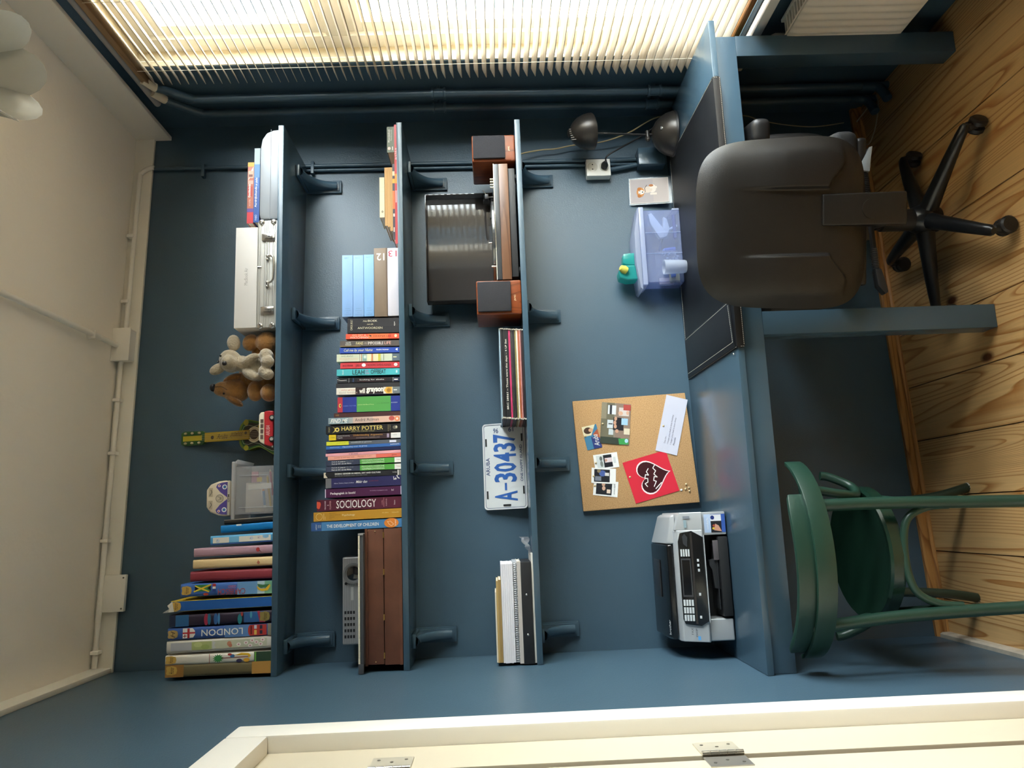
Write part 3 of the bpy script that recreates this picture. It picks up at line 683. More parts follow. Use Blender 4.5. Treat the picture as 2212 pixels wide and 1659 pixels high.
b2('orange paperback with pale watchman title next to the black answers book', .6137, .0170, .1765, 1.0, '#e2593c', [('r', .42, .80, 0, 1, '#e8713f'), ('t', 'GO SET A', .12, .38, .10, .44, '#f2c9a8'), ('t', 'WATCHMAN', .08, .42, .52, .92, '#f5d8c0'), ('t', 'HARPER LEE', .52, .85, .30, .66, '#8d3a1e'), ('d', .935, .45, .025, .32, '#f4d9b6'), ('p', [(.43, .2), (.48, .35), (.475, .6), (.45, .45)], K_)])
b2('brown-grey paperback with multicoloured hand lettered title', .5898, .0195, .1955, .9, '#5d544f', [('t', 'KATE', .10, .18, .22, .48, W_), ('t', 'SCELSA', .09, .19, .55, .80, W_), ('t', 'FANS', .27, .39, .22, .72, '#efe2a8'), ('t', 'OF THE', .41, .45, .3, .7, '#c9b7a8'), ('t', 'IMPOSSIBLE', .47, .73, .22, .72, '#f0e6e0'), ('t', 'LIFE', .75, .86, .2, .7, '#f2b8a8'), ('r', .0, .35, .92, 1, '#b89a5c')])
b2('royal blue paperback with yellow handwritten title', .5669, .0178, .1965, .8, '#2f4fae', [('t', 'Call me by your Name', .07, .55, .18, .86, '#efe6a0', 'R', 0, .3), ('t', 'André Aciman', .61, .82, .28, .55, W_, 'R', .02), ('p', [(.93, .42), (.97, .15), (.97, .7)], W_)])
b2('pale green paperback with striped spine and grey foot', .5419, .0245, .2065, .8, '#cfd5bd', [('t', 'DAVID ARNOLD', .07, .26, .16, .36, '#5a6458'), ('t', 'MOSQUITOLAND', .05, .34, .5, .85, '#dfb795'), ('r', .36, .365, 0, 1, '#7a5a48'), ('r', .39, .40, 0, 1, '#b06a48'), ('r', .41, .475, .05, .95, '#8fb0a6'), ('r', .43, .47, .2, .6, '#d3ded2'), ('r', .49, .55, 0, 1, '#efdcb4'), ('r', .555, .575, 0, 1, '#dd7f42'), ('r', .59, .66, 0, 1, '#efd9b0'), ('r', .66, .70, 0, 1, '#cfc44e'), ('r', .745, .75, 0, 1, '#63705f'), ('r', .885, 1, 0, 1, '#5d6c78'), ('r', .90, .955, .42, .54, '#e8e6b0')])
b2('red paperback with dark title and white speech bubble', .5161, .0188, .1945, .7, '#cf4148', [('t', 'Becky Albertalli', .04, .21, .35, .70, '#5a1620', 'R', 0, .3), ('t', 'SIMON VS.', .27, .36, .25, .68, '#6b1a24'), ('d', .395, .45, .034, .3, '#f6f2ee'), ('t', 'THE HOMO SAPIENS AGENDA', .44, .86, .28, .66, '#5a1620'), ('d', .935, .45, .03, .28, '#f6f2ee'), ('t', 'ZZ', .92, .95, .36, .55, '#cf4148')])
b2('turquoise paperback with big black hand drawn title', .4936, .0212, .2065, .65, '#4fb6bf', [('t', 'LEAH', .25, .44, .12, .86, '#20282c', 'R', .01), ('t', 'ON THE', .455, .50, .12, .44, '#c86a9a'), ('t', 'ON', .455, .515, .55, .85, '#d27aa6'), ('t', 'OFFBEAT', .54, .78, .12, .82, '#20282c', 'R', .01), ('t', 'Albertalli', .085, .11, .15, .85, W_, 'U'), ('r', .94, .965, .3, .7, '#c9e8ea')])
b2('black paperback with small white lower case title in a red frame', .4672, .0158, .205, .65, '#17171b', [('r', .0, .16, .55, .9, '#3a3a3c'), ('l', [(.0, .3), (.06, .5), (.15, .45)], .0012, W_), ('r', .185, .19, 0, 1, '#b8b8b8'), ('t', 'john green', .24, .275, .1, .9, '#5a7ab8', 'U'), ('r', .33, .775, .18, .82, '#571f26'), ('r', .335, .77, .24, .76, '#17171b'), ('t', 'looking for alaska', .36, .75, .30, .66, W_), ('r', .89, .895, 0, 1, '#b8b8b8'), ('r', .90, .99, .1, .9, '#1d2a4a'), ('r', .91, .97, .4, .62, W_)], )
b2('plain thin black notebook without any title', .4502, .0142, .2085, .6, '#2b2a2c', rough=.6)
b2('white and brown paperback with big white lower case name and gold badge', .4316, .0218, .2075, .5, '#e9e2d4', [('r', .30, .74, 0, 1, '#2a1716'), ('t', 'john green', .08, .30, .22, .45, '#d46a50'), ('t', 'david levithan', .04, .33, .55, .85, '#b9a89c'), ('t', 'will', .36, .45, .12, .88, '#f4efe6', 'R', .03), ('t', 'grayson', .47, .74, .06, .94, '#f4efe6', 'R', .05), ('p', [(.75, .5), (.79, 0), (.875, 0), (.875, 1), (.79, 1)], '#e5b24c'), ('d', .825, .5, .036, .38, '#c08a2c'), ('t', '*', .80, .85, .25, .75, '#7a4a16'), ('r', .885, 1, 0, 1, '#6f787c'), ('r', .90, .955, .4, .55, W_)])
b2('thick blue and green hardcover with a red head band', .3879, .0500, .2035, .15, '#2c3b8e', [('r', 0, .08, 0, 1, '#b8323e'), ('r', .305, .85, 0, 1, '#57a451'), ('d', .04, .55, .018, .13, '#e8cf6a'), ('d', .044, .55, .010, .08, '#5a3a2a'), ('t', 'HARRY POTTER', .09, .295, .55, .62, '#7f95d8'), ('t', 'and the Half-Blood Prince', .32, .58, .49, .56, '#cfe4a0'), ('t', 'J. K. ROWLING', .63, .83, .44, .51, '#2f5f34'), ('t', 'BLOOMSBURY', .86, .96, .42, .48, '#dfe4f4')], hard=True)
b2('slim dark brown book beside the blue and green hardcover', .3540, .0138, .2155, .1, '#4f3030', [('t', 'III', .03, .075, .3, .7, '#a8843c')])
b2('grey and pink paperback with white brush script title', .3371, .0200, .2335, -.25, '#a7acae', [('r', 0, .28, 0, 1, '#8fa3ab'), ('r', .34, .62, 0, 1, '#cdb2a6'), ('r', .62, 1, 0, 1, '#e2b9a6'), ('t', 'FIND ME', .03, .275, .18, .85, W_, 'R', .01, .35), ('t', 'André Aciman', .37, .70, .22, .70, '#4a4648'), ('d', .88, .4, .04, .38, '#c4564e'), ('d', .955, .5, .035, .42, '#ef8a5c'), ('d', .955, .5, .015, .2, '#f8e2d4')])
b2('black hardcover with large gold capital title and winged emblem', .3078, .0264, .2415, -.15, '#201e20', [('t', 'HARRY POTTER', .21, .765, .14, .66, '#e6cf74', 'R', .008), ('t', 'AND THE CURSED CHILD', .34, .65, .70, .86, '#b3a468'), ('p', [(.085, .10), (.12, .35), (.115, .62), (.085, .92), (.12, .75), (.14, .6), (.14, .4)], '#d8bf58'), ('d', .152, .5, .030, .28, '#e6cf74'), ('d', .152, .5, .014, .13, '#201e20'), ('t', 'PARTS ONE AND TWO', .035, .055, .15, .8, '#c9bb8a', 'U'), ('t', 'J.K. ROWLING', .83, .845, .1, .92, '#d0c08a', 'U'), ('t', 'JACK THORNE', .855, .868, .1, .8, '#c0b080', 'U'), ('d', .93, .45, .035, .24, '#6f6a5c'), ('d', .945, .42, .012, .16, '#d8d0b4')], hard=True)
b2('dark aubergine paperback with orange title and white shelf label', .2829, .0182, .2317, -.25, '#3a2a2e', [('r', 0, .10, 0, 1, '#e3c422'), ('t', 'Cengage', .025, .085, .35, .6, '#7a6a1a'), ('t', 'Sinnott-Armstrong', .12, .29, .14, .40, W_), ('t', 'Fogelin', .12, .19, .50, .74, W_), ('t', 'Understanding', .34, .56, .06, .46, '#d99a48'), ('t', 'Arguments', .58, .75, .10, .46, '#e0a658'), ('t', 'AN INTRODUCTION TO INFORMAL LOGIC', .38, .71, .62, .80, '#b8a8a0'), ('r', .81, .84, .15, .85, '#a898b0'), ('r', .865, 1, .02, .98, '#eceae6'), ('t', '1. LOGICA', .88, .95, .30, .48, '#8a8a8a')])
b2('slim grey book with a yellow label over its upper part', .2635, .0122, .2396, -.2, '#5e636c', [('r', 0, .30, 0, 1, '#d3d63c'), ('t', 'onderzoek', .14, .26, .22, .5, '#8a8c2c'), ('t', 'ontwikkeld en getoetst', .33, .61, .2, .62, '#e8e8ea'), ('r', .85, .94, .18, .75, '#e4e4f4')])
b2('thin bright blue book with a white line of text', .2530, .0098, .2404, -1.0, '#3a6cb4', [('t', 'Opvoeding voor de groep', .22, .55, .2, .72, '#e6eefa'), ('t', 'auteurs', .86, .98, .15, .5, W_), ('r', .05, .18, .3, .55, '#7fa4da')])
b2('thin navy book squeezed next to the bright blue one', .2422, .0104, .2404, -1.05, '#232a52')
b2('thin light pink booklet with tiny dark title', .2305, .0090, .2419, -1.15, '#eca8b2', [('t', 'IK BEN BANG', .31, .43, .25, .75, '#4a2430'), ('t', 'een kleine geschiedenis', .45, .68, .3, .7, '#c27a86')])
b2('thin salmon booklet with a coral lower end', .2193, .0118, .2350, -1.1, '#f0a896', [('r', .66, 1, 0, 1, '#e8705e'), ('t', 'Luister je wel naar mij?', .09, .36, .2, .7, '#b06a5a'), ('t', 'Marjolein S. Delfos', .41, .60, .2, .6, '#b06a5a'), ('t', 'pica', .88, .94, .25, .65, K_)])
PS = lambda s_: [('r', .455, .915, 0, 1, '#55a344'), ('r', .915, 1, 0, 1, '#efece8'), ('t', 'PSYCHOLOGISCHE', .48, .78, .12, .42, '#e4f0da'), ('t', 'GESPREKSVOERING', .48, .78, .56, .86, '#e4f0da'), ('t', 'Prof. dr. G. Lang en', .08, .26, .16, .42, W_, 'R', .015), ('t', 'Prof. dr. H.T. van der Molen', .08, .34, .54, .82, W_, 'R', .015), ('t', s_, .27, .37, .16, .36, '#9a9a9a'), ('l', [(.94, .40), (.99, .52)], .0008, '#b03a3a')]
b2('slate book with green title block, right one of the matching pair', .2032, .0164, .2411, -1.05, '#3c4258', PS('15e druk'))
b2('slate book with green title block, left one of the matching pair', .1818, .0172, .2416, -.4, '#3c4258', PS('18e druk'))
b2('black paperback with bold white capitals and patterned foot', .1625, .0170, .2478, -.35, '#26262a', [('p', [(0, 0), (.03, 0), (.02, .35), (.035, .7), (.05, 1), (0, 1)], '#d6cab4'), ('t', 'DOING GENDER IN MEDIA, ART AND CULTURE', .145, .735, .20, .50, W_, 'R', .03), ('t', 'EDITED BY BUIKEMA AND VAN DER TUIN', .145, .56, .62, .80, '#9a9a9a'), ('t', 'Routledge', .89, .945, .32, .55, W_), ('r', .955, .967, 0, 1, '#ece8e0'), ('r', .97, 1, 0, 1, '#7c7a72')])
b2('wide indigo book with a grey head and white bird mark', .1371, .0314, .2416, -.5, '#2f2d5a', [('r', 0, .075, 0, 1, '#6f6f72'), ('t', 'Alkema | Tjerkstra | Kuipers | Lindhout', .11, .375, .48, .62, '#dcdcea', 'R', 0, .25), ('t', 'Méér dan', .40, .55, .34, .60, W_, 'R', .01, .3), ('t', 'onderwijs', .57, .70, .36, .52, '#8a3440', 'R', 0, .3), ('l', [(.90, .10), (.905, .42), (.93, .22), (.925, .44), (.94, .3)], .0016, W_), ('l', [(.945, 0), (.955, .2), (.975, .3)], .003, W_)])
b2('purple paperback with bold white serif title and white corners', .1053, .0272, .2434, -.55, '#4d1f46', [('t', 'Pedagogiek in beeld', .07, .395, .40, .74, W_, 'R', .02), ('t', 'Een inleiding in de pedagogische studies', .59, .82, .34, .48, '#cbb6cc'), ('t', 'bsl', .87, .90, .30, .52, W_), ('r', .0, .012, 0, 1, '#d8cce0'), ('r', .99, 1, 0, 1, '#d8cce0')])
b2('large maroon textbook with tall white condensed capitals', .0678, .0355, .2693, -.55, '#581f33', [('p', [(0, .14), (.04, .18), (.048, .4), (.035, .75), (.02, .8), (0, .7)], '#d7533a'), ('t', 'SOCIOLOGY', .23, .70, .12, .82, W_, 'R', .004), ('t', 'MACIONIS', .09, .108, .10, .86, '#e6d0d4', 'U'), ('t', '&', .122, .14, .44, .54, '#e6d0d4', 'U'), ('t', 'PLUMMER', .15, .168, .10, .86, '#e0b0b0', 'U'), ('t', 'A GLOBAL', .765, .778, .25, .7, '#dca0a0', 'U'), ('t', 'INTRODUCTION', .785, .798, .05, .85, '#dca0a0', 'U'), ('t', 'FOURTH ED.', .815, .828, .12, .8, '#e6c8cc', 'U'), ('t', 'Pearson', .91, .925, .3, .7, W_, 'U')])
b2('large mustard yellow textbook with thin ring emblem', .0342, .0284, .2794, -.85, '#c08d2f', [('t', 'Brewster', .18, .255, .10, .21, '#7a5416'), ('t', 'Chance-Grimnell', .18, .305, .31, .42, '#7a5416'), ('t', 'Passer', .18, .24, .52, .63, '#7a5416'), ('t', 'Roy', .18, .21, .73, .84, '#7a5416'), ('t', 'Psychology', .325, .47, .34, .60, '#f0e2bc'), ('t', '6th edition', .78, .85, .34, .46, '#e8d49c'), ('t', 'McGraw-Hill', .89, .965, .36, .48, '#e8d49c'), ('l', [(.065+.036*cos(2*pi*i/20), .5+.36*sin(2*pi*i/20)) for i in range(21)], .0009, '#f0dca4'), ('r', .115, .119, .15, .85, '#f0dca4'), ('r', .132, .135, .5, .85, '#f0dca4')])
b2('tall blue textbook with white capitals and orange round sticker', .0026, .0268, .2870, -.7, '#4a82b6', [('r', 0, .115, 0, 1, '#33588f'), ('t', 'THE DEVELOPMENT OF CHILDREN', .17, .745, .32, .70, W_, 'R', .012), ('t', 'LIGHTFOOT', .05, .063, .2, .85, W_, 'U'), ('t', 'COLE', .075, .087, .3, .65, W_, 'U'), ('t', 'COLE', .095, .107, .3, .65, W_, 'U'), ('d', .885, .46, .08, .56, '#e0832e', 20), ('l', [(.84, .25), (.86, .62), (.885, .82), (.91, .62), (.875, .25), (.85, .3)], .0012, '#f6dcb8'), ('t', '2e kans!', .92, .937, .1, .85, W_, 'U')])

# ---- tall albums on the highest shelf
B1 = 'books standing on the highest shelf'
def b1(label, x, w, h, lean, cover, prints=(), **k):
    k.setdefault('depth', min(.165, .62*h)); return book(label, x+.010, w*.965, h, lean, ZS1, cover, prints, group=B1, y=YS+.003, round_=True, hard=True, **k)
def badge(a, b, ra, rb, col='#cfa955', txt='Honor', ink='#3a2a12', w=1.0):
    pts = [(-1, -.55), (-.85, -.9), (-.3, -.92), (0, -1), (.3, -.92), (.85, -.7), (1, 0), (.85, .7), (.3, .92), (0, 1), (-.3, .92), (-.85, .9), (-1, .55), (-.88, 0)]
    return [('p', [(a+ra*p, b+rb*q) for p, q in pts], col), ('t', txt, a-ra*.42, a+ra*.42, b-rb*.75, b+rb*.75, ink, 'U', 0, .35)]
b1('thin black ring-bound notebook leaning by the clear box', .0215, .0150, .153, -2.4, '#1f2022', [('r', 0, 1, 0, .16, '#9a948a')])
b1('bright blue folder with a small white tag', .0007, .0235, .163, -2.6, '#0d7cc4', [('r', .30, .40, -.02, .2, '#f2f2f2')], rough=.3)
b1('light blue album with white pictured strip along its spine', -.0362, .0285, .1946, -1.2, '#5aa9d8', [('r', .04, .97, .22, .84, '#e3e0d6'), ('r', .30, .46, .22, .84, '#74b6dc'), ('d', .12, .6, .03, .2, '#c4cddc'), ('d', .66, .5, .03, .2, '#cdd2dc'), ('d', .78, .45, .03, .2, '#d9cfce'), ('d', .89, .35, .05, .22, '#8fc3e2'), ('d', .115, .5, .006, .04, '#4a5a6a'), ('d', .645, .5, .006, .04, '#4a5a6a'), ('d', .775, .48, .006, .04, '#3a3a40'), ('r', 0, 1, .92, 1, '#3a5aa8')])
b1('mauve cloth album with a small red leaf mark', -.0728, .0272, .2452, -.8, '#b692a2', [('d', .815, .5, .024, .26, '#b2383c'), ('p', [(.825, .65), (.865, .82), (.835, .55)], '#6a2428')], rough=.7)
b1('cream cloth album with a small brown drop mark', -.1100, .0285, .2469, -.5, '#e3c795', [('d', .825, .62, .018, .17, '#b5654a'), ('p', [(.812, .55), (.822, .28), (.832, .5)], '#b5654a')], rough=.7)
b1('plain dark red album between the cream and blue ones', -.1484, .0310, .2542, -.2, '#8b2f3c', rough=.6)
b1('blue album with tropical fruit, flags and red capitals', -.1895, .0400, .2827, -.1, '#3f6cb8', [('r', .62, .84, 0, 1, '#6a9ccc'), ('r', .84, .92, 0, 1, '#b9d2da'), ('r', .92, 1, 0, 1, '#79b08f'), ('r', .16, .33, .10, .62, '#3f8a4a'), ('l', [(.15, .62), (.33, .12)], .0045, '#e8c93a'), ('l', [(.16, .20), (.31, .66)], .0045, '#e8c93a'), ('p', [(.155, .2), (.20, .4), (.16, .55)], K_), ('p', [(.33, .2), (.29, .4), (.33, .55)], K_), ('r', .35, .385, .05, .28, '#c43a3c'), ('r', .35, .385, .28, .46, '#eef0f0'), ('r', .35, .385, .46, .66, '#2a3f8a'), ('d', .28, .85, .03, .1, '#b8452e'), ('t', 'CARIBISCH', .41, .71, .50, .95, '#b8483f', 'L'), ('t', 'GEBIED', .52, .61, .24, .44, '#c87a88', 'L'), ('p', [(.84, .22), (.90, .30), (.97, .26), (.96, .46), (.88, .55), (.85, .42)], '#3d7046'), ('p', [(.83, .38), (.88, .62), (.93, .60), (.975, .26), (.985, .4), (.955, .76), (.89, .8), (.85, .66)], '#e8b92c')]+badge(.068, .52, .055, .36))
T = b1('royal blue album with yellow boards and a torn jacket top', -.2333, .0335, .3125, -.8, '#d8b832', [('r', .0, 1, .04, .94, '#1f5fae')]+badge(.052, .5, .055, .44))
T.part('torn_jacket', MB().add([(-.0158, -.002, .300), (.0158, -.002, .306), (.004, -.002, .321), (-.006, -.0035, .3145), (-.014, -.003, .330), (-.0175, -.002, .335), (-.0165, -.001, .318)], [(0, 1, 2, 3, 6), (6, 3, 4, 5)]), mat('#e8e6e0', .7))
b1('dark purple album painted with blue and crimson leaves', -.2771, .0355, .3137, -.75, '#2e2338', [('r', .06, .19, 0, 1, '#2f6a9e'), ('r', .0, .055, 0, 1, '#26304e'), ('d', .36, .5, .022, .52, '#a22e4a'), ('d', .39, .5, .016, .50, '#2a6f8e'), ('d', .455, .5, .022, .5, '#2f62a0'), ('d', .485, .5, .010, .5, '#4a8cc0'), ('d', .69, .62, .022, .45, '#1f7a84'), ('d', .71, .2, .01, .2, '#c0443a'), ('r', .73, .93, .05, .95, '#2c5f98'), ('p', [(.86, 0), (.885, 0), (.94, 1), (.885, 1)], '#9e2b52'), ('d', .80, .3, .012, .3, '#4a9ab0')]+badge(.935, .5, .05, .44, '#8d8146'))
b1('blue album with white london lettering, shield and red bus', -.3166, .0368, .3175, -.6, '#3a5fa8', [('r', .55, .80, 0, 1, '#5f86be'), ('p', [(.145, .06), (.24, .06), (.262, .3), (.265, .6), (.245, .86), (.145, .90)], '#f0eeea'), ('r', .19, .212, .08, .9, '#c22a36'), ('r', .145, .265, .40, .53, '#c22a36'), ('r', .148, .185, .68, .74, '#8a2030'), ('r', .162, .170, .58, .84, '#8a2030'), ('t', 'LONDON', .325, .725, .24, .80, '#f2f0ea', 'L', .01), ('r', .79, .955, .06, .95, '#b93a34'), ('d', .80, .5, .025, .45, '#b93a34'), ('r', .835, .86, .1, .4, '#cfd8e0'), ('r', .835, .86, .5, .9, '#e0c060'), ('r', .89, .915, .12, .42, '#2a3348'), ('r', .89, .915, .55, .85, '#2a3348'), ('r', .80, .815, .15, .85, '#6a1a1c'), ('r', .965, 1, 0, 1, '#8a8472')]+badge(.052, .52, .05, .36, '#b59b62', 'H'))
b1('white album with pale garden picture and pink blossoms', -.3542, .0380, .3193, -.9, '#ddd9cf', [('r', .04, .96, .16, .80, '#c9ccb4'), ('r', .04, .24, .16, .80, '#b9bcc4'), ('r', .24, .43, .16, .82, '#b3bf7e'), ('d', .30, .4, .04, .2, '#c6d08e'), ('d', .37, .6, .04, .2, '#a3b46a'), ('p', [(.44, .16), (.47, .3), (.455, .5), (.475, .7), (.44, .8)], '#d0d2d0'), ('d', .60, .45, .022, .2, '#c98a6c'), ('d', .61, .6, .018, .14, '#c47a62')]+[('d', a, b, .022, .15, '#f0e9e4') for a, b in ((.69, .55), (.76, .45), (.80, .70), (.82, .3), (.86, .45), (.90, .62), (.92, .28))]+[('d', a, b, .008, .06, '#c88a94') for a, b in ((.69, .55), (.76, .45), (.80, .70), (.82, .3), (.86, .45), (.90, .62), (.92, .28))])
b1('white dotted album with a palm tree and dark green foot', -.3960, .0300, .3222, -.3, '#e4e0d6', [('r', .84, 1, 0, 1, '#2c4632'), ('r', .845, .86, 0, 1, '#6fb04a'), ('r', .415, .42, 0, 1, '#a0392e'), ('p', [(.50+(.055 if i % 2 else .032)*cos(2*pi*i/26), .5+(.48 if i % 2 else .28)*sin(2*pi*i/26)) for i in range(26)], '#3f9450'), ('l', [(.535, .5), (.80, .44)], .0022, '#8a3a2c'), ('p', [(.66, .25), (.72, .02), (.79, .1), (.81, .35), (.79, .6), (.78, .3)], '#e8bb34'), ('d', .635, .32, .022, .18, '#3f72a8'), ('d', .61, .15, .02, .12, '#b9403c'), ('d', .70, .82, .028, .18, '#3a3558'), ('d', .77, .78, .03, .2, '#dfa838')]+badge(.055, .45, .052, .42))
b1('olive brown album with ochre leather ends at the left wall', -.4285, .0372, .3214, -.1, '#6f6546', [('r', 0, .175, 0, 1, '#a87a3c'), ('r', .82, 1, 0, 1, '#b98a45')]+badge(.062, .45, .052, .38), rough=.6)
# ================================================================== THINGS ON THE HIGHEST SHELF
def front_panel(x0, x1, z0, z1, y): return Panel((x1, y, z1), (0, 0, -(z1-z0)), (-(x1-x0), 0, 0), (0, -1, 0))
# grey domed case
T = Thing('hard_case', 'silver grey hard case with a domed right end, under two schoolbooks', 'case', (1.205, 2.60, ZS1))
q = MB().prism([(1.042, ZS1+.002), (1.042, ZS1+.062), (1.060, ZS1+.066), (1.30, ZS1+.066), (1.335, ZS1+.060), (1.358, ZS1+.045), (1.368, ZS1+.022), (1.370, ZS1+.002)], YS+.018, 2.76, 'y')
T.part('shell', q, mat('#8b9096', .42, .2, bump=(400, .05)), bevel=.004, seg=2)
T.part('seam', MB().box(1.0405, 1.371, YS+.0172, 2.7605, ZS1+.0295, ZS1+.031), mat('#7c8086', .5))
# two books lying on it
def flat_book(label, x0, x1, z0, z1, y, dep, cover, prints=(), group=None, pages='#e6dcc6', name='book', rough=.4, open_left=True):
    T = Thing(name, label, 'book', ((x0+x1)/2, y+dep/2, z0), group=group)
    t_ = min(.0022, (z1-z0)*.14)
    T.part('cover', MB().prism([(y, z0), (y, z1), (y+dep, z1), (y+dep, z1-t_), (y+t_, z1-t_), (y+t_, z0+t_), (y+dep, z0+t_), (y+dep, z0)], x0, x1, 'x'), mat(cover, rough))
    T.part('pages', MB().box(x0+.002, x1-.002, y+t_+.0005, y+dep-.003, z0+t_+.0003, z1-t_-.0003), mat(pages, .8, bump=(900, .2)))
    pn = front_panel(x0, x1, z0, z1, y); run_prints(pn, prints); pn.flush(T); return T
flat_book('blue geography schoolbook lying on the grey case', 1.031, 1.302, ZS1+.0665, ZS1+.0860, YS+.018, .20, '#1f4f9c', [('r', 0, 1, 0, .22, '#93a3a4'), ('r', 0, 1, .22, .40, '#4f7fb0'), ('r', 0, 1, .40, .55, '#2f62aa'), ('t', 'Aardrijkskunde', .18, .62, .52, .80, W_, 'U', .015), ('t', 'in zicht', .20, .62, .40, .51, W_, 'U', 0, .3), ('t', 'PABO', .25, .60, .90, .975, '#cfdcf0', 'U')], group='schoolbooks on the grey case')
flat_book('red and brown history schoolbook lying on the blue one', 1.028, 1.250, ZS1+.0866, ZS1+.1080, YS+.018, .19, '#b06048', [('r', 0, 1, .82, 1, '#c62f3a'), ('r', 0, 1, .76, .82, '#5a3f8e'), ('r', 0, 1, 0, .07, '#e0992e'), ('p', [(.9, .07), (.2, .20), (.1, .30), (.9, .16)], '#e9e0d2'), ('r', .1, .95, .14, .26, '#c8a08a'), ('r', .2, .8, .20, .24, '#6f4038'), ('r', .1, .9, .30, .36, '#d89a88'), ('r', 0, .8, .40, .56, '#b13a2e'), ('t', 'Geschiedenis', .14, .50, .36, .58, W_, 'U', .02, .2), ('t', 'les in de Pabo', .30, .50, .61, .72, '#efe0d8', 'U')], group='schoolbooks on the grey case')
# aluminium case
T = Thing('aluminium_case', 'slim ribbed aluminium case with latches and chrome handle', 'case', (.845, 2.61, ZS1))
ALU = mat('#c9c8c3', .38, .35, bump=(50, .02)); CHR = mat('#c9c6c2', .18, .9); y = YS+.012; z0, z1 = ZS1+.003, ZS1+.067
T.part('body', MB().box(.658, 1.034, y, 2.74, z0, z1), ALU, bevel=.003)
for dz in (.006, .012, .024, .030, .034, .040, .054, .060):
    T.part('rib', MB().box(.660, 1.032, y-.0016, y, z0+dz, z0+dz+.0022), mat('#c4c3bd', .3, .6))
for x in (.664, 1.028):
    for z in (z0+.012, z0+.052):
        c = T.part('corner_guard', MB().ball((x, y-.001, z), (.010, .004, .010), 12, 8), CHR, smooth=True); T.part('rivet', MB().ball((x+(.006 if x < .8 else -.006), y-.0045, z), (.004, .003, .004), 10, 6), CHR, c, smooth=True)
for x in (.972, .716):
    l = T.part('latch', MB().box(x-.013, x+.013, y-.006, y-.0015, z0+.006, z0+.050), CHR, bevel=.003)
    T.part('clasp', MB().box(x-.006, x+.009, y-.010, y-.006, z0+.014, z0+.040), CHR, l, bevel=.002); T.part('keyhole', MB().cyl((x+.001, y-.0103, z0+.024), .0026, .001, 'y', 10), mat('#1a1a1a', .6), l)
h = T.part('handle', MB().tube(smooth_path([(.902, y-.003, z0+.028), (.902, y-.014, z0+.022), (.899, y-.020, z0+.010), (.885, y-.021, z0+.0045), (.828, y-.021, z0+.0045), (.812, y-.020, z0+.010), (.808, y-.014, z0+.022), (.808, y-.003, z0+.028)], 6), .0035, 10), CHR, smooth=True)
for x in (.894, .906, .800, .814): T.part('handle_post', MB().ball((x, y-.003, z0+.030), (.0055, .005, .0055), 10, 6), CHR, h, smooth=True)
T.part('lid_stud', MB().tube([(.868, y-.002, z0+.050), (.868, y-.002, z0+.062)], .003, 8), CHR, smooth=True)
# white computer box
T = Thing('computer_box', 'white computer carton lying on the aluminium case', 'box', (.835, 2.60, ZS1+.0672))
T.part('carton', MB().box(.659, 1.010, YS+.010, 2.745, ZS1+.0676, ZS1+.141), mat('#d8d5d2', .5), bevel=.0015)
T.part('base_tray', MB().box(.6595, 1.0095, YS+.0105, 2.7445, ZS1+.0671, ZS1+.0676), mat('#d5d2ce', .5))
pn = front_panel(.659, 1.010, ZS1+.0672, ZS1+.141, YS+.010); pn.text('MacBook Air', .42, .58, .41, .58, '#9c9a98', 'U'); pn.flush(T)

# ---- plush dogs: each body one continuous skin
def plush(name, label, loc, balls, col, parts, pads=None):
    q = MB()
    for c, r, rot in balls:
        q.at(c, rot).ball((0, 0, 0), r, 20, 14)
    q.m = Matrix.Identity(4)
    T = Thing(name, label, 'toy', loc, group='plush dogs on the highest shelf')
    b = T.part('body', q, mat(col, .95, bump=(160, .9), vary=(60, .25), sheen=.6), smooth=True, angle=180)
    m = b.modifiers.new('skin', 'REMESH'); m.mode = 'VOXEL'; m.voxel_size = .0038; m.use_smooth_shade = True
    m = b.modifiers.new('soft', 'SMOOTH'); m.factor = .5; m.iterations = 4
    for nm, qq, cc, rg in parts: T.part(nm, qq, mat(cc, rg, bump=((160, .9) if rg > .8 else None), sheen=(.6 if rg > .8 else 0)), smooth=True, angle=180)
    return T
R0 = (0, 0, 0)
yb = 2.545
def ear(c, r, rot): q = MB().at(c, rot).ball((0, 0, 0), r, 18, 12); q.m = Matrix.Identity(4); return q
plush('plush_dog', 'small grey plush dog sitting in front of the tan one', (.535, yb, ZS1), [
    ((.555, yb-.002, 2.383), (.040, .038, .036), (0, radians(-30), 0)), ((.543, yb-.030, 2.378), (.027, .029, .025), R0),
    ((.532, yb+.020, 2.302), (.044, .040, .052), R0), ((.550, yb-.018, 2.318), (.017, .020, .042), (radians(-25), radians(-28), 0)), ((.505, yb-.018, 2.312), (.016, .018, .036), (radians(-25), radians(30), 0)),
    ((.563, yb-.024, 2.258), (.026, .036, .022), R0), ((.540, yb-.045, 2.248), (.021, .022, .022), R0), ((.510, yb-.024, 2.260), (.022, .034, .022), R0), ((.498, yb-.042, 2.248), (.019, .020, .021), R0), ((.545, yb, 2.345), (.028, .028, .03), R0)],
    '#aa9c84', [('ear', ear((.619, yb+.006, 2.377), (.030, .012, .022), (0, radians(-12), radians(10))), '#a4957c', .95), ('ear', ear((.531, yb+.006, 2.428), (.018, .012, .028), (0, radians(-25), 0)), '#a4957c', .95),
    ('nose', MB().ball((.536, yb-.058, 2.384), (.0075, .006, .0078), 14, 10), '#1f1a1c', .35), ('eye', MB().ball((.566, yb-.038, 2.404), .0035, 10, 8), '#141212', .2), ('eye', MB().ball((.548, yb-.036, 2.412), .0035, 10, 8), '#141212', .2)])
yb = 2.612
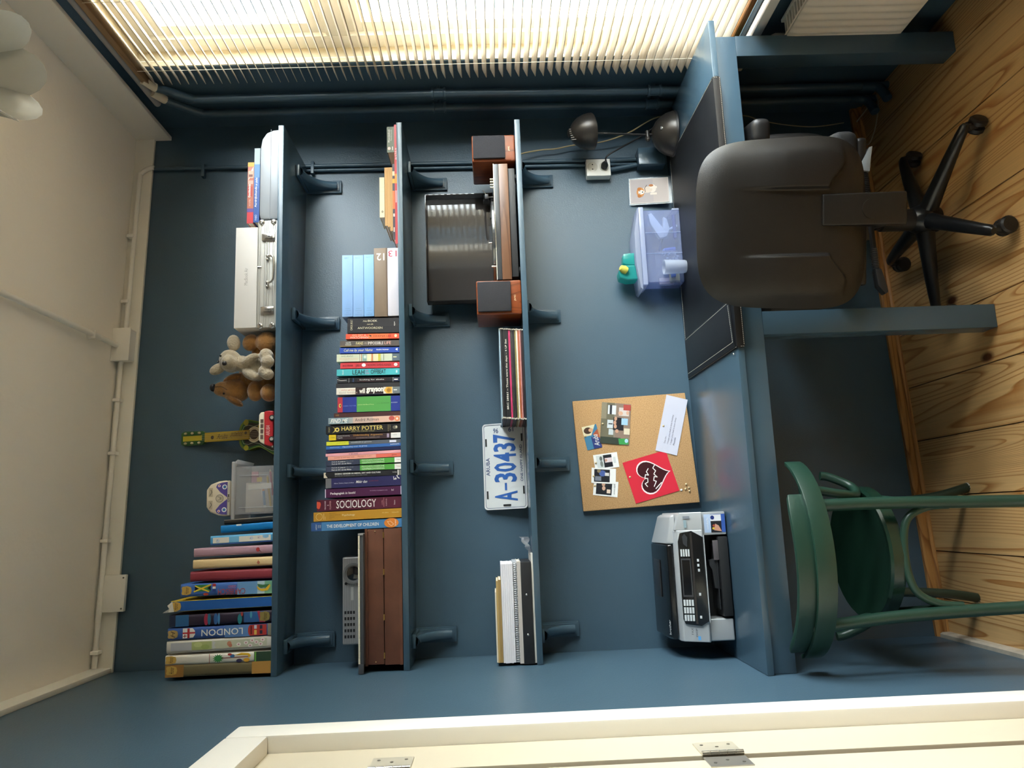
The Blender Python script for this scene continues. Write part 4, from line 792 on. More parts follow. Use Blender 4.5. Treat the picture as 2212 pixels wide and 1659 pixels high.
plush('plush_dog', 'larger tan plush dog with its black nose pointing up', (.53, yb, ZS1), [
    ((.468, yb, 2.388), (.040, .044, .050), (0, radians(14), 0)), ((.472, yb-.008, 2.428), (.026, .028, .032), R0), ((.515, yb+.020, 2.310), (.060, .048, .075), R0),
    ((.620, yb-.055, 2.268), (.036, .030, .037), R0), ((.622, yb-.045, 2.325), (.030, .030, .026), (0, radians(30), 0)), ((.580, yb, 2.30), (.05, .04, .035), R0), ((.590, yb-.02, 2.262), (.05, .036, .03), R0),
    ((.456, yb-.040, 2.308), (.036, .028, .026), R0), ((.445, yb-.060, 2.256), (.030, .034, .028), R0), ((.48, yb-.01, 2.27), (.05, .04, .034), R0)],
    '#a9773b', [('ear', ear((.432, yb-.012, 2.388), (.013, .026, .036), (0, radians(35), 0)), '#93642e', .95), ('ear', ear((.508, yb-.004, 2.395), (.014, .026, .034), (0, radians(-20), 0)), '#93642e', .95),
    ('nose', MB().ball((.476, yb-.022, 2.456), (.014, .012, .0105), 14, 10), '#17151a', .4), ('stitched_mouth', MB().tube(smooth_path([(.476, yb-.034, 2.447), (.474, yb-.042, 2.42), (.462, yb-.046, 2.40)], 4), .0012, 6), '#5a3c1a', .7), ('eye', MB().ball((.452, yb-.034, 2.415), .0035, 10, 8), '#141212', .2)])

# ---- toy guitar leaning on the wall
gx = .325
T = Thing('toy_guitar', 'small painted green and yellow souvenir guitar leaning on the wall', 'guitar', (gx, 2.668, ZS1), (radians(-13.5), 0, 0), local=True)
def gout(s_=1.0):
    pts = [(.074, .004), (.078, .030), (.074, .055), (.056, .085), (.046, .108), (.049, .130), (.054, .150), (.050, .168), (.036, .182), (.016, .188)]
    p = smooth_path([(a, b, 0) for a, b in pts], 4); r = [(v.x*s_, .1+(v.y-.1)*s_) for v in p]
    return [(.02, .1-.1*s_)]+r+[(-a, b) for a, b in reversed(r)]+[(-.02, .1-.1*s_)]
T.part('body', MB().prism(gout(), 0, .032, 'y'), mat('#7f8a2c', .3), bevel=.002)
pn = Panel((.08, 0, .19), (0, 0, -.19), (-.16, 0, 0), (0, -1, 0))
def GP(x, z): return ((.19-z)/.19, (.08-x)/.16)
pn.poly([GP(x, z) for x, z in gout(.97)], '#6f8a2e'); pn.poly([GP(x, z) for x, z in gout(.90)], '#2f5f2c')
pn.poly([GP(x, z) for x, z in gout(.78)], '#2a2620')
pn.disc(*GP(.012, .075), .22, .30, '#b39a2a', 20); pn.disc(*GP(.052, .020), .07, .12, '#a8962c', 16); pn.disc(*GP(-.056, .016), .05, .12, '#c0a52e', 16); pn.disc(*GP(.044, .160), .05, .07, '#a89a2c'); pn.disc(*GP(-.045, .158), .05, .06, '#b9b02e'); pn.disc(*GP(-.03, .05), .2, .16, '#2a2318', 18)
for sd in (1, -1):
    pn.line([GP(sd*x, z) for x, z in ((.012, .176), (.030, .168), (.034, .150), (.028, .130), (.034, .105), (.048, .085), (.060, .060), (.062, .035), (.070, .015))], .0012, '#cfd2b4')
pn.disc(*GP(0, .128), .145, .172, '#d9cba8', 26); pn.disc(*GP(0, .128), .118, .14, '#a8725a', 26); pn.disc(*GP(0, .128), .112, .132, '#cfc09a', 26); pn.disc(*GP(0, .128), .092, .11, '#4a3220', 26)
pn.flush(T)
T.part('neck', MB().box(-.0165, .0165, -.006, .010, .145, .318), mat('#b8982c', .35), bevel=.001)
pn = Panel((.0165, -.006, .318), (0, 0, -.173), (-.033, 0, 0), (0, -1, 0))
pn.text('Aruba', .28, .52, .2, .75, '#4a2a12', 'R', 0, .4); pn.text('souvenir', .58, .86, .15, .8, '#4a2a12', 'L', 0, .4); pn.disc(.18, .55, .035, .2, '#3a2214'); pn.disc(.93, .3, .03, .16, '#5a4a24'); pn.flush(T)
hd = T.part('headstock', MB().prism([(-.017, .318), (-.024, .328), (-.026, .40), (-.020, .412), (.020, .412), (.026, .40), (.024, .328), (.017, .318)], -.004, .012, 'y'), mat('#2e5a2c', .35), bevel=.001)
pn = Panel((.026, -.004, .412), (0, 0, -.094), (-.052, 0, 0), (0, -1, 0)); pn.rect(.08, .88, .33, .68, '#b8a82c'); pn.flush(T, hd)
for z in (.338, .366, .392):
    for x in (-.0175, .0175): T.part('tuning_peg', MB().ball((x, -.008, z), (.0045, .0045, .006), 10, 6), mat('#cbbd92', .5), hd, smooth=True)
for i in range(4): T.part('string', MB().tube([(-.009+i*.006, -.0075, .02), (-.009+i*.006, -.0075, .33)], .0004, 4), mat('#c9c4b4', .3, .6))
T.part('bridge', MB().box(-.024, .024, -.006, 0, .030, .040), mat('#3a2416', .4), bevel=.001)

# ---- red toy camper van
T = Thing('toy_van', 'small red and white toy camper van in front of the guitar', 'toy van', (.320, 2.535, ZS1))
z = ZS1
T.part('lower_body', MB().prism([(.264, z+.006), (.262, z+.018), (.268, z+.034), (.376, z+.036), (.379, z+.020), (.377, z+.006)], YS+.010, YS+.056, 'y'), mat('#b52a32', .3), bevel=.004, seg=3)
T.part('roof', MB().prism([(.268, z+.0345), (.276, z+.048), (.284, z+.053), (.366, z+.053), (.374, z+.048), (.376, z+.0365)], YS+.011, YS+.055, 'y'), mat('#e6ddc8', .3), bevel=.004, seg=3)
for i, (a, b) in enumerate(((.286, .300), (.305, .318), (.322, .335), (.339, .351))):
    T.part('window', MB().box(a, b, YS+.0094, YS+.012, z+.038, z+.047), mat('#6a5650', .2))
T.part('windscreen', MB().add([(.267, YS+.016, z+.037), (.2745, YS+.016, z+.047), (.2745, YS+.05, z+.047), (.267, YS+.05, z+.037)], [(0, 1, 2, 3)]), mat('#5a5258', .2))
for x in (.285, .355):
    wl = T.part('wheel', MB().cyl((x, YS+.012, z+.0095), .0092, .010, 'y', 18).cyl((x, YS+.052, z+.0095), .0092, .010, 'y', 18), mat('#1a1818', .6), smooth=True); T.part('hubcap', MB().cyl((x, YS+.0062, z+.0095), .0055, .002, 'y', 14), mat('#d8d6d2', .25, .6), wl)
T.part('bumper', MB().box(.258, .264, YS+.012, YS+.054, z+.006, z+.011), mat('#d0ccc4', .25, .6), bevel=.001)
pn = front_panel(.264, .378, z+.006, z+.034, YS+.010); pn.text('ARUBA', .18, .62, .42, .72, '#e9b8b8', 'U', 0, .3); pn.flush(T)

# ---- clear box with pencils and the van tin on it
T = Thing('clear_box', 'clear plastic box full of pencils and cards on the highest shelf', 'box', (.122, 2.57, ZS1))
CLR = clear_plastic('#f2f3f6', .20, .08); CL2 = clear_plastic('#f0f1f4', .5, .12)
x0, x1, y0, y1, z0, z1 = .048, .200, YS+.012, 2.66, ZS1+.001, ZS1+.122
T.part('tub', MB().box(x0, x1, y0, y0+.0018, z0, z1).box(x0, x1, y1-.0018, y1, z0, z1).box(x0, x0+.0018, y0, y1, z0, z1).box(x1-.0018, x1, y0, y1, z0, z1).box(x0, x1, y0, y1, z0, z0+.002), CLR)
T.part('lid', MB().box(x0-.016, x1+.016, y0-.012, y1+.01, z1, z1+.012), CL2, bevel=.004, seg=3)
T.part('lid_lip', MB().prism([(x1+.016, z1), (x1+.022, z1-.008), (x1+.010, z1-.004)], y0-.012, y1+.01, 'y'), CL2)
T.part('rib', MB().box(x0+.02, x0+.0216, y0-.0014, y0, z0, z1-.01), CL2)
T.part('rib', MB().box(x1-.03, x1-.0284, y0-.0014, y0, z0+.02, z1-.01), CL2)
GI = 'things inside the clear box on the highest shelf'
ins = [('paper_card', 'cream paper card', '#cfc6b8', .075, .006, .095), ('paper_card', 'grey paper card', '#b4acae', .090, .005, .100), ('paper_card', 'white folded leaflet', '#e0d9d0', .120, .004, .09)]
def card(label, x0_, x1_, z0_, z1_, y_, col, th=.004, name='paper_card', cat='card', lean=0):
    q = MB().box(x0_, x1_, y_, y_+th, z0_, z1_); o = single(name, q, mat(col, .6), label, cat, GI, loc=((x0_+x1_)/2, y_, z0_), bevel=.0006); o.rotation_euler = (radians(-3), radians(lean), 0); return o
zf = ZS1+.0035
card('cream envelope standing at the left inside the pencil box', .055, .150, zf, zf+.104, YS+.060, '#d3c9bc')
card('grey brown card standing behind the cream envelope in the box', .060, .185, zf, zf+.090, YS+.090, '#a79d9c')
card('white label strip with a yellow band inside the pencil box', .128, .146, zf+.01, zf+.085, YS+.024, '#e6e0d4', lean=-3)
def stick(name, label, cat, p, q_, r, col, tip=None):
    T = Thing(name, label, cat, p, group=GI); T.part('barrel', MB().tube([p, q_], r, 8), mat(col, .4), smooth=True)
    d_ = Vector(q_)-Vector(p); e_ = Vector(q_)+d_.normalized()*.008
    T.part('tip', MB().tube([q_, e_], [r, r*.25], 8), mat(tip or '#d9c39a', .5), smooth=True)
stick('pencil', 'yellow pencil lying diagonally in the pencil box', 'pencil', (.070, YS+.030, zf+.012), (.165, YS+.036, zf+.026), .0035, '#c7a62c')
stick('pencil', 'crimson pencil low in the pencil box', 'pencil', (.105, YS+.028, zf+.005), (.182, YS+.032, zf+.016), .0035, '#a8324e')
stick('pencil', 'white pencil in the middle of the pencil box', 'pencil', (.066, YS+.034, zf+.032), (.160, YS+.030, zf+.046), .0035, '#e6e2da')
stick('pen', 'blue and orange pen in the pencil box', 'pen', (.075, YS+.026, zf+.030), (.120, YS+.028, zf+.036), .004, '#3f78a8', '#d67a3a')
card('pink notepad at the upper right of the pencil box', .150, .185, zf+.060, zf+.082, YS+.050, '#b8788a', name='notepad', cat='notepad')
card('yellow sticky band inside the pencil box', .150, .164, zf+.040, zf+.056, YS+.022, '#d2b23a', name='sticky_note', cat='note')
# van tin
T = Thing('van_tin', 'purple and cream camper van shaped tin on the clear box', 'tin', (.102, 2.55, ZS1+.135))
zb = ZS1+.1342; y = YS+.004
outl = [(.046, zb+.002), (.044, zb+.020), (.047, zb+.040), (.058, zb+.066), (.075, zb+.078), (.128, zb+.079), (.146, zb+.066), (.155, zb+.040), (.157, zb+.020), (.154, zb+.002)]
T.part('tin_body', MB().prism(outl, y, y+.075, 'y'), mat('#d8cbb4', .35), bevel=.006, seg=3)
T.part('bumper', MB().box(.046, .156, y-.006, y+.004, zb+.002, zb+.011), mat('#b9b2a4', .4), bevel=.003)
pn = Panel((.157, y, zb+.079), (0, 0, -.077), (-.113, 0, 0), (0, -1, 0))
def VP_(x, z): return ((.079-z)/.077, (.157-x)/.113)
for sd in (1, -1):
    c = .1005
    pn.poly([VP_(c+sd*x, z) for x, z in ((.052, .012), (.050, .030), (.045, .044), (.036, .048), (.020, .035), (.004, .014), (.002, .012))], '#5a4a96')
    pn.disc(*VP_(c+sd*.036, .021), .10, .068, '#efece8'); pn.disc(*VP_(c+sd*.036, .021), .062, .042, '#3f7ab0'); pn.disc(*VP_(c+sd*.040, .038), .055, .035, '#f0e4e0'); pn.disc(*VP_(c+sd*.040, .038), .03, .018, '#a82a34')
    pn.rect(*[VP_(c, .071)[0], VP_(c, .058)[0]], *sorted([VP_(c+sd*.006, 0)[1], VP_(c+sd*.034, 0)[1]]), '#b9ab94')
    pn.line([VP_(c+sd*.020-.010, .067), VP_(c+sd*.020, .061), VP_(c+sd*.020+.008, .064)], .0014, K_)
pn.line([VP_(.1005+.0115*cos(2*pi*i/20), .036+.0115*sin(2*pi*i/20)) for i in range(21)], .0018, '#8d8676')
pn.line([VP_(.1005-.006, .042), VP_(.1005-.002, .030), VP_(.1005, .036), VP_(.1005+.002, .030), VP_(.1005+.006, .042)], .0016, '#8d8676')
pn.flush(T)
pn = Panel((.156, y-.006, zb+.011), (0, 0, -.009), (-.11, 0, 0), (0, -1, 0)); pn.text('OTM', .2, .85, .40, .62, K_, 'U', .01); pn.flush(T)

# ================================================================== THINGS ON THE MIDDLE SHELF
GB = 'boxed sets lying on the middle shelf'
def flat_box(label, x0, x1, z0, z1, y, dep, col, prints=(), group=GB, rough=.5):
    T = Thing('slipcase', label, 'box', ((x0+x1)/2, y+dep/2, z0), group=group)
    T.part('shell', MB().box(x0, x1, y, y+dep, z0, z1), mat(col, rough, bump=(200, .04)), bevel=.0012)
    T.part('back_opening', MB().box(x0+.004, x1-.004, y+dep, y+dep+.0006, z0+.003, z1-.003), mat('#d9d2c4', .8))
    pn = front_panel(x0, x1, z0, z1, y); run_prints(pn, prints); pn.flush(T)
yy = YS+.010
def bl(k): return [('t', 'deel %d' % k, .2, .62, .03, .055, '#6f93bd'), ('t', 'brieven', .30, .72, .86, .875, '#7294bd'), ('t', 'verzameld', .22, .78, .895, .91, '#7294bd'), ('t', 'werk', .38, .62, .93, .942, '#7294bd'), ('t', 'uitgeverij', .20, .80, .96, .975, '#7294bd')]
flat_box('white slipcase marked 13, lowest of the flat stack', .684, .922, ZS2+.0006, ZS2+.0375, yy, .19, '#cfccd6', [('t', '13', .10, .86, .04, .13, '#b8324e', 'L', .0)])
flat_box('brown slipcase marked 12 on the white one', .683, .923, ZS2+.0383, ZS2+.0825, yy, .19, '#82705e', [('t', '12', .20, .80, .08, .185, '#efece6', 'L', .012), ('r', .9, 1, 0, 1, '#63503f')])
flat_box('pale blue slipcase directly on the brown one', .685, .901, ZS2+.0833, ZS2+.1170, yy, .17, '#84b2e4', bl(3))
flat_box('pale blue slipcase in the middle of the three blue ones', .685, .900, ZS2+.1178, ZS2+.1530, yy, .17, '#8cb2e2', bl(2))
flat_box('pale blue slipcase on top of the flat stack', .686, .901, ZS2+.1538, ZS2+.1900, yy, .17, '#8cb2e4', bl(1))
# right hand pile
GP2 = 'papers and books in the pile at the shelf end'
flat_book('thin red book at the bottom of the right pile', .935, 1.371, ZS2+.0004, ZS2+.0085, YS+.006, .26, '#b93036', [('r', .1, .9, .42, .50, '#e0902e'), ('t', 'atlas', .1, .9, .20, .30, '#e8c8c8', 'U'), ('r', .3, .7, .56, .66, '#e6b8b4')], GP2)
flat_book('dark comic with orange pictures on the thin red book', .952, 1.228, ZS2+.0089, ZS2+.0170, YS+.012, .22, '#35303c', [('r', 0, 1, .1, .16, '#cfc4a8'), ('r', 0, 1, .20, .26, '#d8a23a'), ('r', 0, 1, .36, .60, '#c96f3a'), ('r', .2, .8, .66, .70, '#d8d0c4'), ('r', .3, .7, .84, .9, '#cfc8bc')], GP2)
for i, (lb, a) in enumerate((('lowest kraft notebook of the three in the right pile', .985), ('middle kraft notebook of the three in the right pile', 1.000), ('highest kraft notebook of the three in the right pile', 1.004))):
    flat_book(lb, a, 1.217, ZS2+.0174+i*.0092, ZS2+.0262+i*.0092, YS+.016, .15, '#c29a68', [('r', .44, .56, 0, 1, '#ad8550')], GP2, name='notebook', rough=.8)
flat_book('small cream notebook with diamond mark on the kraft ones', 1.034, 1.180, ZS2+.0454, ZS2+.0620, YS+.014, .11, '#dccfae', [('p', [(.3, .86), (.55, .82), (.85, .86), (.55, .90)], '#8f856c'), ('d', .3, .25, .04, .012, '#a89c80'), ('d', .3, .36, .04, .012, '#a89c80'), ('d', .75, .25, .04, .012, '#a89c80'), ('d', .75, .36, .04, .012, '#a89c80'), ('r', .10, .9, .46, .462, '#c4b48c')], GP2, name='notebook', rough=.7)
flat_book('thick grey green dictionary at the shelf end', 1.272, 1.368, ZS2+.0089, ZS2+.0345, YS+.014, .16, '#66705f', [('t', 'Woordenboek', .12, .40, .10, .62, W_, 'U'), ('t', 'Nederlands', .46, .66, .12, .55, '#d2d6cc', 'U'), ('d', .3, .85, .2, .06, '#e6c8c0'), ('r', .7, .8, .78, .92, W_)], GP2)
# brown wooden case, keyboard, projector
T = Thing('wooden_case', 'reddish brown wooden case with brass hinges', 'case', (-.22, 2.58, ZS2))
BRW = mat('#6b4230', .45, bump=(60, .12), vary=(14, .3)); x0, x1, z0, z1 = -.428, -.014, ZS2+.0006, ZS2+.1170
T.part('lower_half', MB().box(x0, x1, YS+.002, 2.69, z0, z0+.0570), BRW, bevel=.002); T.part('upper_half', MB().box(x0+.002, x1-.001, YS+.003, 2.69, z0+.0590, z1), BRW, bevel=.002)
T.part('moulding', MB().box(x0-.001, x1+.001, YS-.001, YS+.002, z0+.001, z0+.010), BRW); T.part('moulding', MB().box(x0-.001, x1+.001, YS-.001, YS+.003, z1-.008, z1), BRW)
for x in (-.034, -.148, -.286, -.400): T.part('hinge', MB().box(x-.009, x+.009, YS-.0005, YS+.003, z0+.0560, z0+.0600), mat('#b08d50', .35, .8))
for x, z in ((-.022, z0+.085), (-.418, z0+.085), (-.020, z0+.108)): T.part('nail', MB().ball((x, YS+.0024, z), .0022, 8, 5), mat('#c9a878', .35, .7))
T = Thing('music_keyboard', 'slim grey music keyboard lying on the brown wooden case', 'keyboard', (-.238, 2.55, ZS2+.1172))
z0 = ZS2+.1174; x0, x1 = -.4465, -.026; ya = YS-.030
T.part('chassis', MB().box(x0, x1, ya+.003, ya+.145, z0, z0+.011), mat('#4a4c50', .4, .1), bevel=.002); T.part('end_cheek', MB().box(x0, x0+.028, ya, ya+.145, z0, z0+.0165), mat('#4c4e52', .4, .1), bevel=.002); T.part('end_cheek', MB().box(x1-.006, x1, ya, ya+.145, z0, z0+.0165), mat('#aeb0b2', .35, .2), bevel=.0015)
nk = 20; kw = (x1-.007-(x0+.029))/nk
for i in range(nk):
    a = x0+.029+i*kw; T.part('white_key', MB().box(a+.0003, a+kw-.0003, ya+.001, ya+.080, z0+.0112, z0+.0162), mat('#e3dcc6', .3))
T = Thing('projector', 'silver projector standing behind the music keyboard', 'projector', (-.235, 2.62, ZS2+.129))
z0 = ZS2+.1287; x0, x1 = -.372, -.100; yp = 2.553
T.part('housing', MB().box(x0, x1, yp, 2.685, z0+.001, z0+.070), mat('#9c9da0', .35, .3), bevel=.006, seg=3)
for i in range(11): T.part('rib', MB().box(x0+.006, x1-.006, yp-.0008, yp, z0+.006+i*.0056, z0+.0085+i*.0056), mat('#87888c', .4, .3))
ln = T.part('lens_ring', MB().lathe([(.024, 0), (.033, -.002), (.033, -.006), (.027, -.006), (.026, -.001)], 28, 'y', (-.152, yp, z0+.034)), mat('#77787c', .35, .4), smooth=True)
T.part('lens', MB().lathe([(.0, -.0035), (.014, -.003), (.024, -.0005), (.024, .001)], 24, 'y', (-.152, yp, z0+.034)), mat('#141418', .1, coat=1), ln, smooth=True)
T.part('sensor', MB().cyl((-.183, yp-.0012, z0+.058), .0042, .002, 'y', 14), mat('#101012', .3)); T.part('badge', MB().box(-.235, -.194, yp-.0016, yp, z0+.034, z0+.042), mat('#b7b8ba', .3, .4))
for i in range(5):
    for j in range(4):
        a = -.268-i*.0185; T.part('vent', MB().box(a-.009, a, yp-.0014, yp, z0+.030+j*.009, z0+.036+j*.009), mat('#0e0e12', .6))
for x in (x0+.03, x1-.03): T.part('foot', MB().cyl((x, yp+.03, z0+.0002), .008, .0024, 'z', 10), mat('#222222', .6))

# ================================================================== THINGS ON THE LOWEST SHELF
z = ZS3
def speaker(label, x0, x1, yf, dep):
    T = Thing('loudspeaker', label, 'loudspeaker', ((x0+x1)/2, yf+dep/2, z), group='wooden loudspeakers on the lowest shelf')
    T.part('cabinet', MB().box(x0, x1, yf, yf+dep, z+.0006, z+.152), wood('#8f4b28', '#6f361a', axis=2, rough=.3, knots=False, contrast=.5), bevel=.006, seg=3)
    T.part('grille', MB().box(x0+.008, x1-.006, yf-.011, yf-.0005, z+.036, z+.148), mat('#26262c', .8, bump=(900, .5)), bevel=.004, seg=2)
    T.part('plinth_strip', MB().box(x0+.001, x1-.001, yf-.0012, yf, z+.0125, z+.0135), mat('#7a3a1c', .4))
    pn = front_panel(x0, x1, z, z+.152, yf); pn.text('JVC', .835, .875, .44, .62, '#e4d2a8', 'U', .03); pn.flush(T)
speaker('right wooden loudspeaker at the end of the lowest shelf', 1.232, 1.331, YS+.022, .19)
speaker('left wooden loudspeaker beside the stack of records', .676, .794, YS+.004, .175)
T = Thing('record_player', 'record player with walnut front and raised smoked lid', 'record player', (1.0, 2.62, z))
x0, x1 = .796, 1.213; yf = YS+.002; yr = 2.735
T.part('foot_base', MB().box(x0+.012, x1-.012, yf+.012, yr, z+.006, z+.030), mat('#232426', .5), bevel=.003)
for x in (x0+.04, x1-.04):
    for y in (yf+.035, yr-.03): T.part('foot', MB().cyl((x, y, z+.0035), .014, .006, 'z', 14), mat('#161616', .6))
T.part('walnut_front', MB().box(x0, x1, yf, yr, z+.030, z+.062), wood('#7d5a44', '#5f4030', axis=0, rough=.35, knots=False, contrast=.7), bevel=.002)
T.part('deck', MB().box(x0, x1, yf+.001, yr, z+.0622, z+.080), mat('#46494c', .35, .2), bevel=.002); T.part('trim_edge', MB().box(x0-.0005, x1+.0005, yf-.0006, yr+.0005, z+.0785, z+.0805), mat('#e4e0d0', .3, .3))
T.part('platter', MB().lathe([(0, z+.0812), (.143, z+.0812), (.145, z+.0825), (.145, z+.090), (.140, z+.0925), (0, z+.0925)], 44, 'z', (.972, 2.625, 0)), mat('#8f9294', .25, .8), smooth=True)
T.part('spindle', MB().cyl((.972, 2.625, z+.098), .003, .012, 'z', 10), CHR, smooth=True)
for i in range(4): T.part('knob', MB().cyl((1.166-i*.0095*1.05, yf+.022, z+.0865), .0034, .012, 'z', 12), mat('#b9b4a2', .25, .8), smooth=True)
ta = T.part('tonearm', MB().tube(smooth_path([(1.160, yr-.035, z+.112), (1.150, 2.62, z+.112), (1.110, 2.55, z+.110)], 5), .0035, 10), mat('#1d1d20', .3, .4), smooth=True)
T.part('tonearm_pivot', MB().lathe([(.020, z+.0806), (.020, z+.090), (.012, z+.094), (.010, z+.118), (0, z+.119)], 18, 'z', (1.160, yr-.035, 0)), mat('#2a2a2e', .3, .5), ta, smooth=True); T.part('headshell', MB().box(1.098, 1.116, 2.530, 2.556, z+.100, z+.112), mat('#17171a', .4), ta, bevel=.002); T.part('finger_lift', MB().tube([(1.116, 2.535, z+.108), (1.128, 2.528, z+.118)], .0012, 6), CHR, ta)
T.part('arm_rest', MB().tube(smooth_path([(1.135, 2.60, z+.081), (1.135, 2.60, z+.104), (1.142, 2.60, z+.112)], 4), .0022, 8), CHR, ta, smooth=True)
T.part('speed_lever', MB().cyl((.852, 2.53, z+.089), .0035, .016, 'z', 10), CHR, smooth=True)
LID = clear_plastic('#4a4846', .5, .02)
ly0, ly1 = 2.688, 2.738; lz0, lz1 = z+.084, z+.333
T.part('lid', MB().box(.782, 1.190, ly1-.0025, ly1, lz0, lz1).box(.782, .7845, ly0, ly1, lz0, lz1).box(1.1875, 1.190, ly0, ly1, lz0, lz1).box(.782, 1.190, ly0, ly1, lz1-.0025, lz1), LID)
T.part('lid_face', MB().box(.7846, 1.1874, ly1-.0030, ly1-.0026, lz0, lz1-.003), mat('#3d3a39', .05, spec=.45))
for x in (.85, 1.12): T.part('lid_hinge', MB().box(x-.015, x+.015, ly0+.03, ly1, z+.0806, z+.095), mat('#1c1c1e', .5))

# ---- records: a pile of sleeves
recs = [('black record sleeve lowest in the pile', '#2a2427', 1), ('speckled dark record sleeve second from the shelf', '#4a2a2c', 0), ('pale pink record sleeve low in the pile', '#c98a86', 0), ('orange record sleeve in the pile', '#b5603a', 0), ('cream record sleeve with a clean white edge', '#efe6cf', 0), ('olive gold record sleeve in the pile', '#8f8450', 0), ('worn black record sleeve under the olive one', '#2c2a2a', 1), ('charcoal record sleeve with pale scuffs', '#3a3836', 1), ('dark grey record sleeve below the pink one', '#46413e', 1), ('bright pink record sleeve in the middle of the pile', '#c83a6a', 0), ('thick black boxed record set with white title', '#1e1c1e', 2), ('thin black record sleeve above the boxed set', '#242224', 1), ('worn grey black record sleeve near the top', '#343234', 1), ('pale blue record sleeve on top of the pile', '#a9c4d4', 0)]
ths = [.0056, .0042, .0046, .0052, .0055, .0050, .0044, .0046, .0046, .0070, .0160, .0046, .0060, .0040]
zz = z+.0004; rr = random.Random(3)
for (lb, c, k), th in zip(recs, ths):
    dx = rr.uniform(-.002, .002); sl = (zz-z)*.06
    x0, x1 = .3205+dx+sl, .6240+dx*.6+sl; dep = .235+rr.uniform(-.004, .004)
    T = Thing('record_sleeve', lb, 'record', ((x0+x1)/2, 2.63, zz), group='records piled on the lowest shelf')
    T.part('sleeve', MB().box(x0, x1, YS+.008+rr.uniform(0, .003), YS+.012+dep, zz, zz+th-.0005), mat(c, .5, vary=(70, .45 if k else .2)), bevel=min(.0008, th*.15), seg=1)
    yv = YS+.0078
    T.part('worn_edge', MB().box(x0-.0003, x0+.004, yv, yv+.02, zz+.0004, zz+th-.0009), mat('#cdc6b8', .8, vary=(200, .6)))
    T.part('worn_edge', MB().box(x1-.004, x1+.0003, yv, yv+.02, zz+.0004, zz+th-.0009), mat('#cdc6b8', .8, vary=(200, .6)))
    if k == 2:
        pn = front_panel(x0, x1, zz, zz+th, YS+.0076); pn.text('BRC 28561 – Those were the days – 4 LP Set', .28, .72, .12, .90, '#ece6d8', 'U', .012); pn.flush(T)
    zz += th

# ---- licence plate leaning on the wall
px, pw, ph = .187, .304, .152; a0_ = atan2(TA, 1)
T = Thing('licence_plate', 'white licence plate with blue number leaning on the wall', 'plate', (px, WY(px)-.040, z+.0008), (radians(-11), 0, a0_), local=True)
T.part('sheet', MB().prism(rrect(-pw/2, pw/2, 0, ph, .012), 0, .0012, 'y'), mat('#dcdfe0', .35, .1))
fr_ = MB(); o_ = rrect(-pw/2, pw/2, 0, ph, .012); i_ = rrect(-pw/2+.0035, pw/2-.0035, .0035, ph-.0035, .009)
fr_.add([(x, -.0016, y) for x, y in o_]+[(x, -.0016, y) for x, y in i_], [(k, (k+1) % len(o_), len(o_)+(k+1) % len(o_), len(o_)+k) for k in range(len(o_))])
T.part('rim', fr_, mat('#eceef0', .3, .2))
pn = Panel((pw/2, 0, ph), (0, 0, -ph), (-pw, 0, 0), (0, -1, 0))
NB = '#1f5aa8'; ND = '#24406f'
in_ = rrect(-pw/2+.0055, pw/2-.0055, .0055, ph-.0055, .009); pn.line([((ph-y)/ph, (pw/2-x)/pw) for x, y in in_+[in_[0]]], .0013, ND)
pn.text('ARUBA', .065, .155, .40, .61, ND, 'U', .012); pn.text('ONE HAPPY ISLAND', .865, .925, .265, .69, ND, 'U', .012)
for ch, b0, b1 in (('7', .125, .225), ('3', .235, .335), ('4', .350, .455), ('0', .465, .570), ('3', .585, .690), ('A', .795, .910)): pn.text(ch, .25, .78, b0, b1, NB, 'U', .022)
pn.rect(.49, .54, .70, .785, NB); pn.text('19', .62, .74, .05, .105, ND, 'L', .01); pn.text('96', .26, .38, .055, .115, ND, 'L', .01)
for a, b, ra, rb in ((.08, .22, .02, .045), (.08, .83, .02, .045), (.93, .18, .02, .045), (.93, .79, .02, .045)): pn.rect(a-ra, a+ra, b-rb, b+rb, '#15171a')
for a, b in ((.53, .035), (.53, .955)): pn.rect(a-.09, a+.09, b-.011, b+.011, '#15171a')
pn.flush(T)

# ---- binders and papers at the left end
GF = 'binders and papers lying on the lowest shelf'
T = Thing('plastic_sleeve', 'crumpled clear plastic sleeve of papers at the bottom of the pile', 'sleeve', (-.25, 2.59, z), group=GF)
T.part('papers', MB().box(-.442, -.110, YS+.006, 2.69, z+.0004, z+.0060), mat('#e2ddd4', .7))
def crumple(u, v): return (-.115+.055*u, YS+.004+.16*v, z+.003+.032*u*(.6+.4*sin(7*v))+.006*sin(9*u+5*v))
T.part('sleeve_tail', MB().grid(crumple, 10, 14), clear_plastic('#e6e6ea', .6, .1), smooth=True, angle=25)
T = Thing('ring_binder', 'black ring binder lying flat with two steel rivets', 'binder', (-.29, 2.59, z+.0064), group=GF)
T.part('cover', MB().box(-.444, -.135, YS+.001, 2.70, z+.0064, z+.0400), mat('#1c1d20', .5, bump=(500, .1)), bevel=.002)
for x in (-.236, -.357): T.part('rivet', MB().ball((x, YS+.001, z+.0245), (.0038, .0022, .0038), 12, 8), CHR, smooth=True)
flat_book('stack of loose grey white papers lying on the black binder', -.442, -.133, z+.0404, z+.0520, YS+.004, .185, '#cfc8c2', [('r', .2, .3, 0, 1, '#b4aba4'), ('r', .5, .56, 0, 1, '#aaa19a'), ('r', .75, .82, 0, 1, '#bdb4ac')], GF, name='paper_stack', rough=.8)
T = Thing('coil_notebook', 'clear coil bound notebook between paper stacks', 'notebook', (-.29, 2.59, z+.0524), group=GF)
T.part('cover', MB().box(-.440, -.135, YS+.014, 2.70, z+.0524, z+.0645), mat('#b9bcc0', .4))
nco = 46
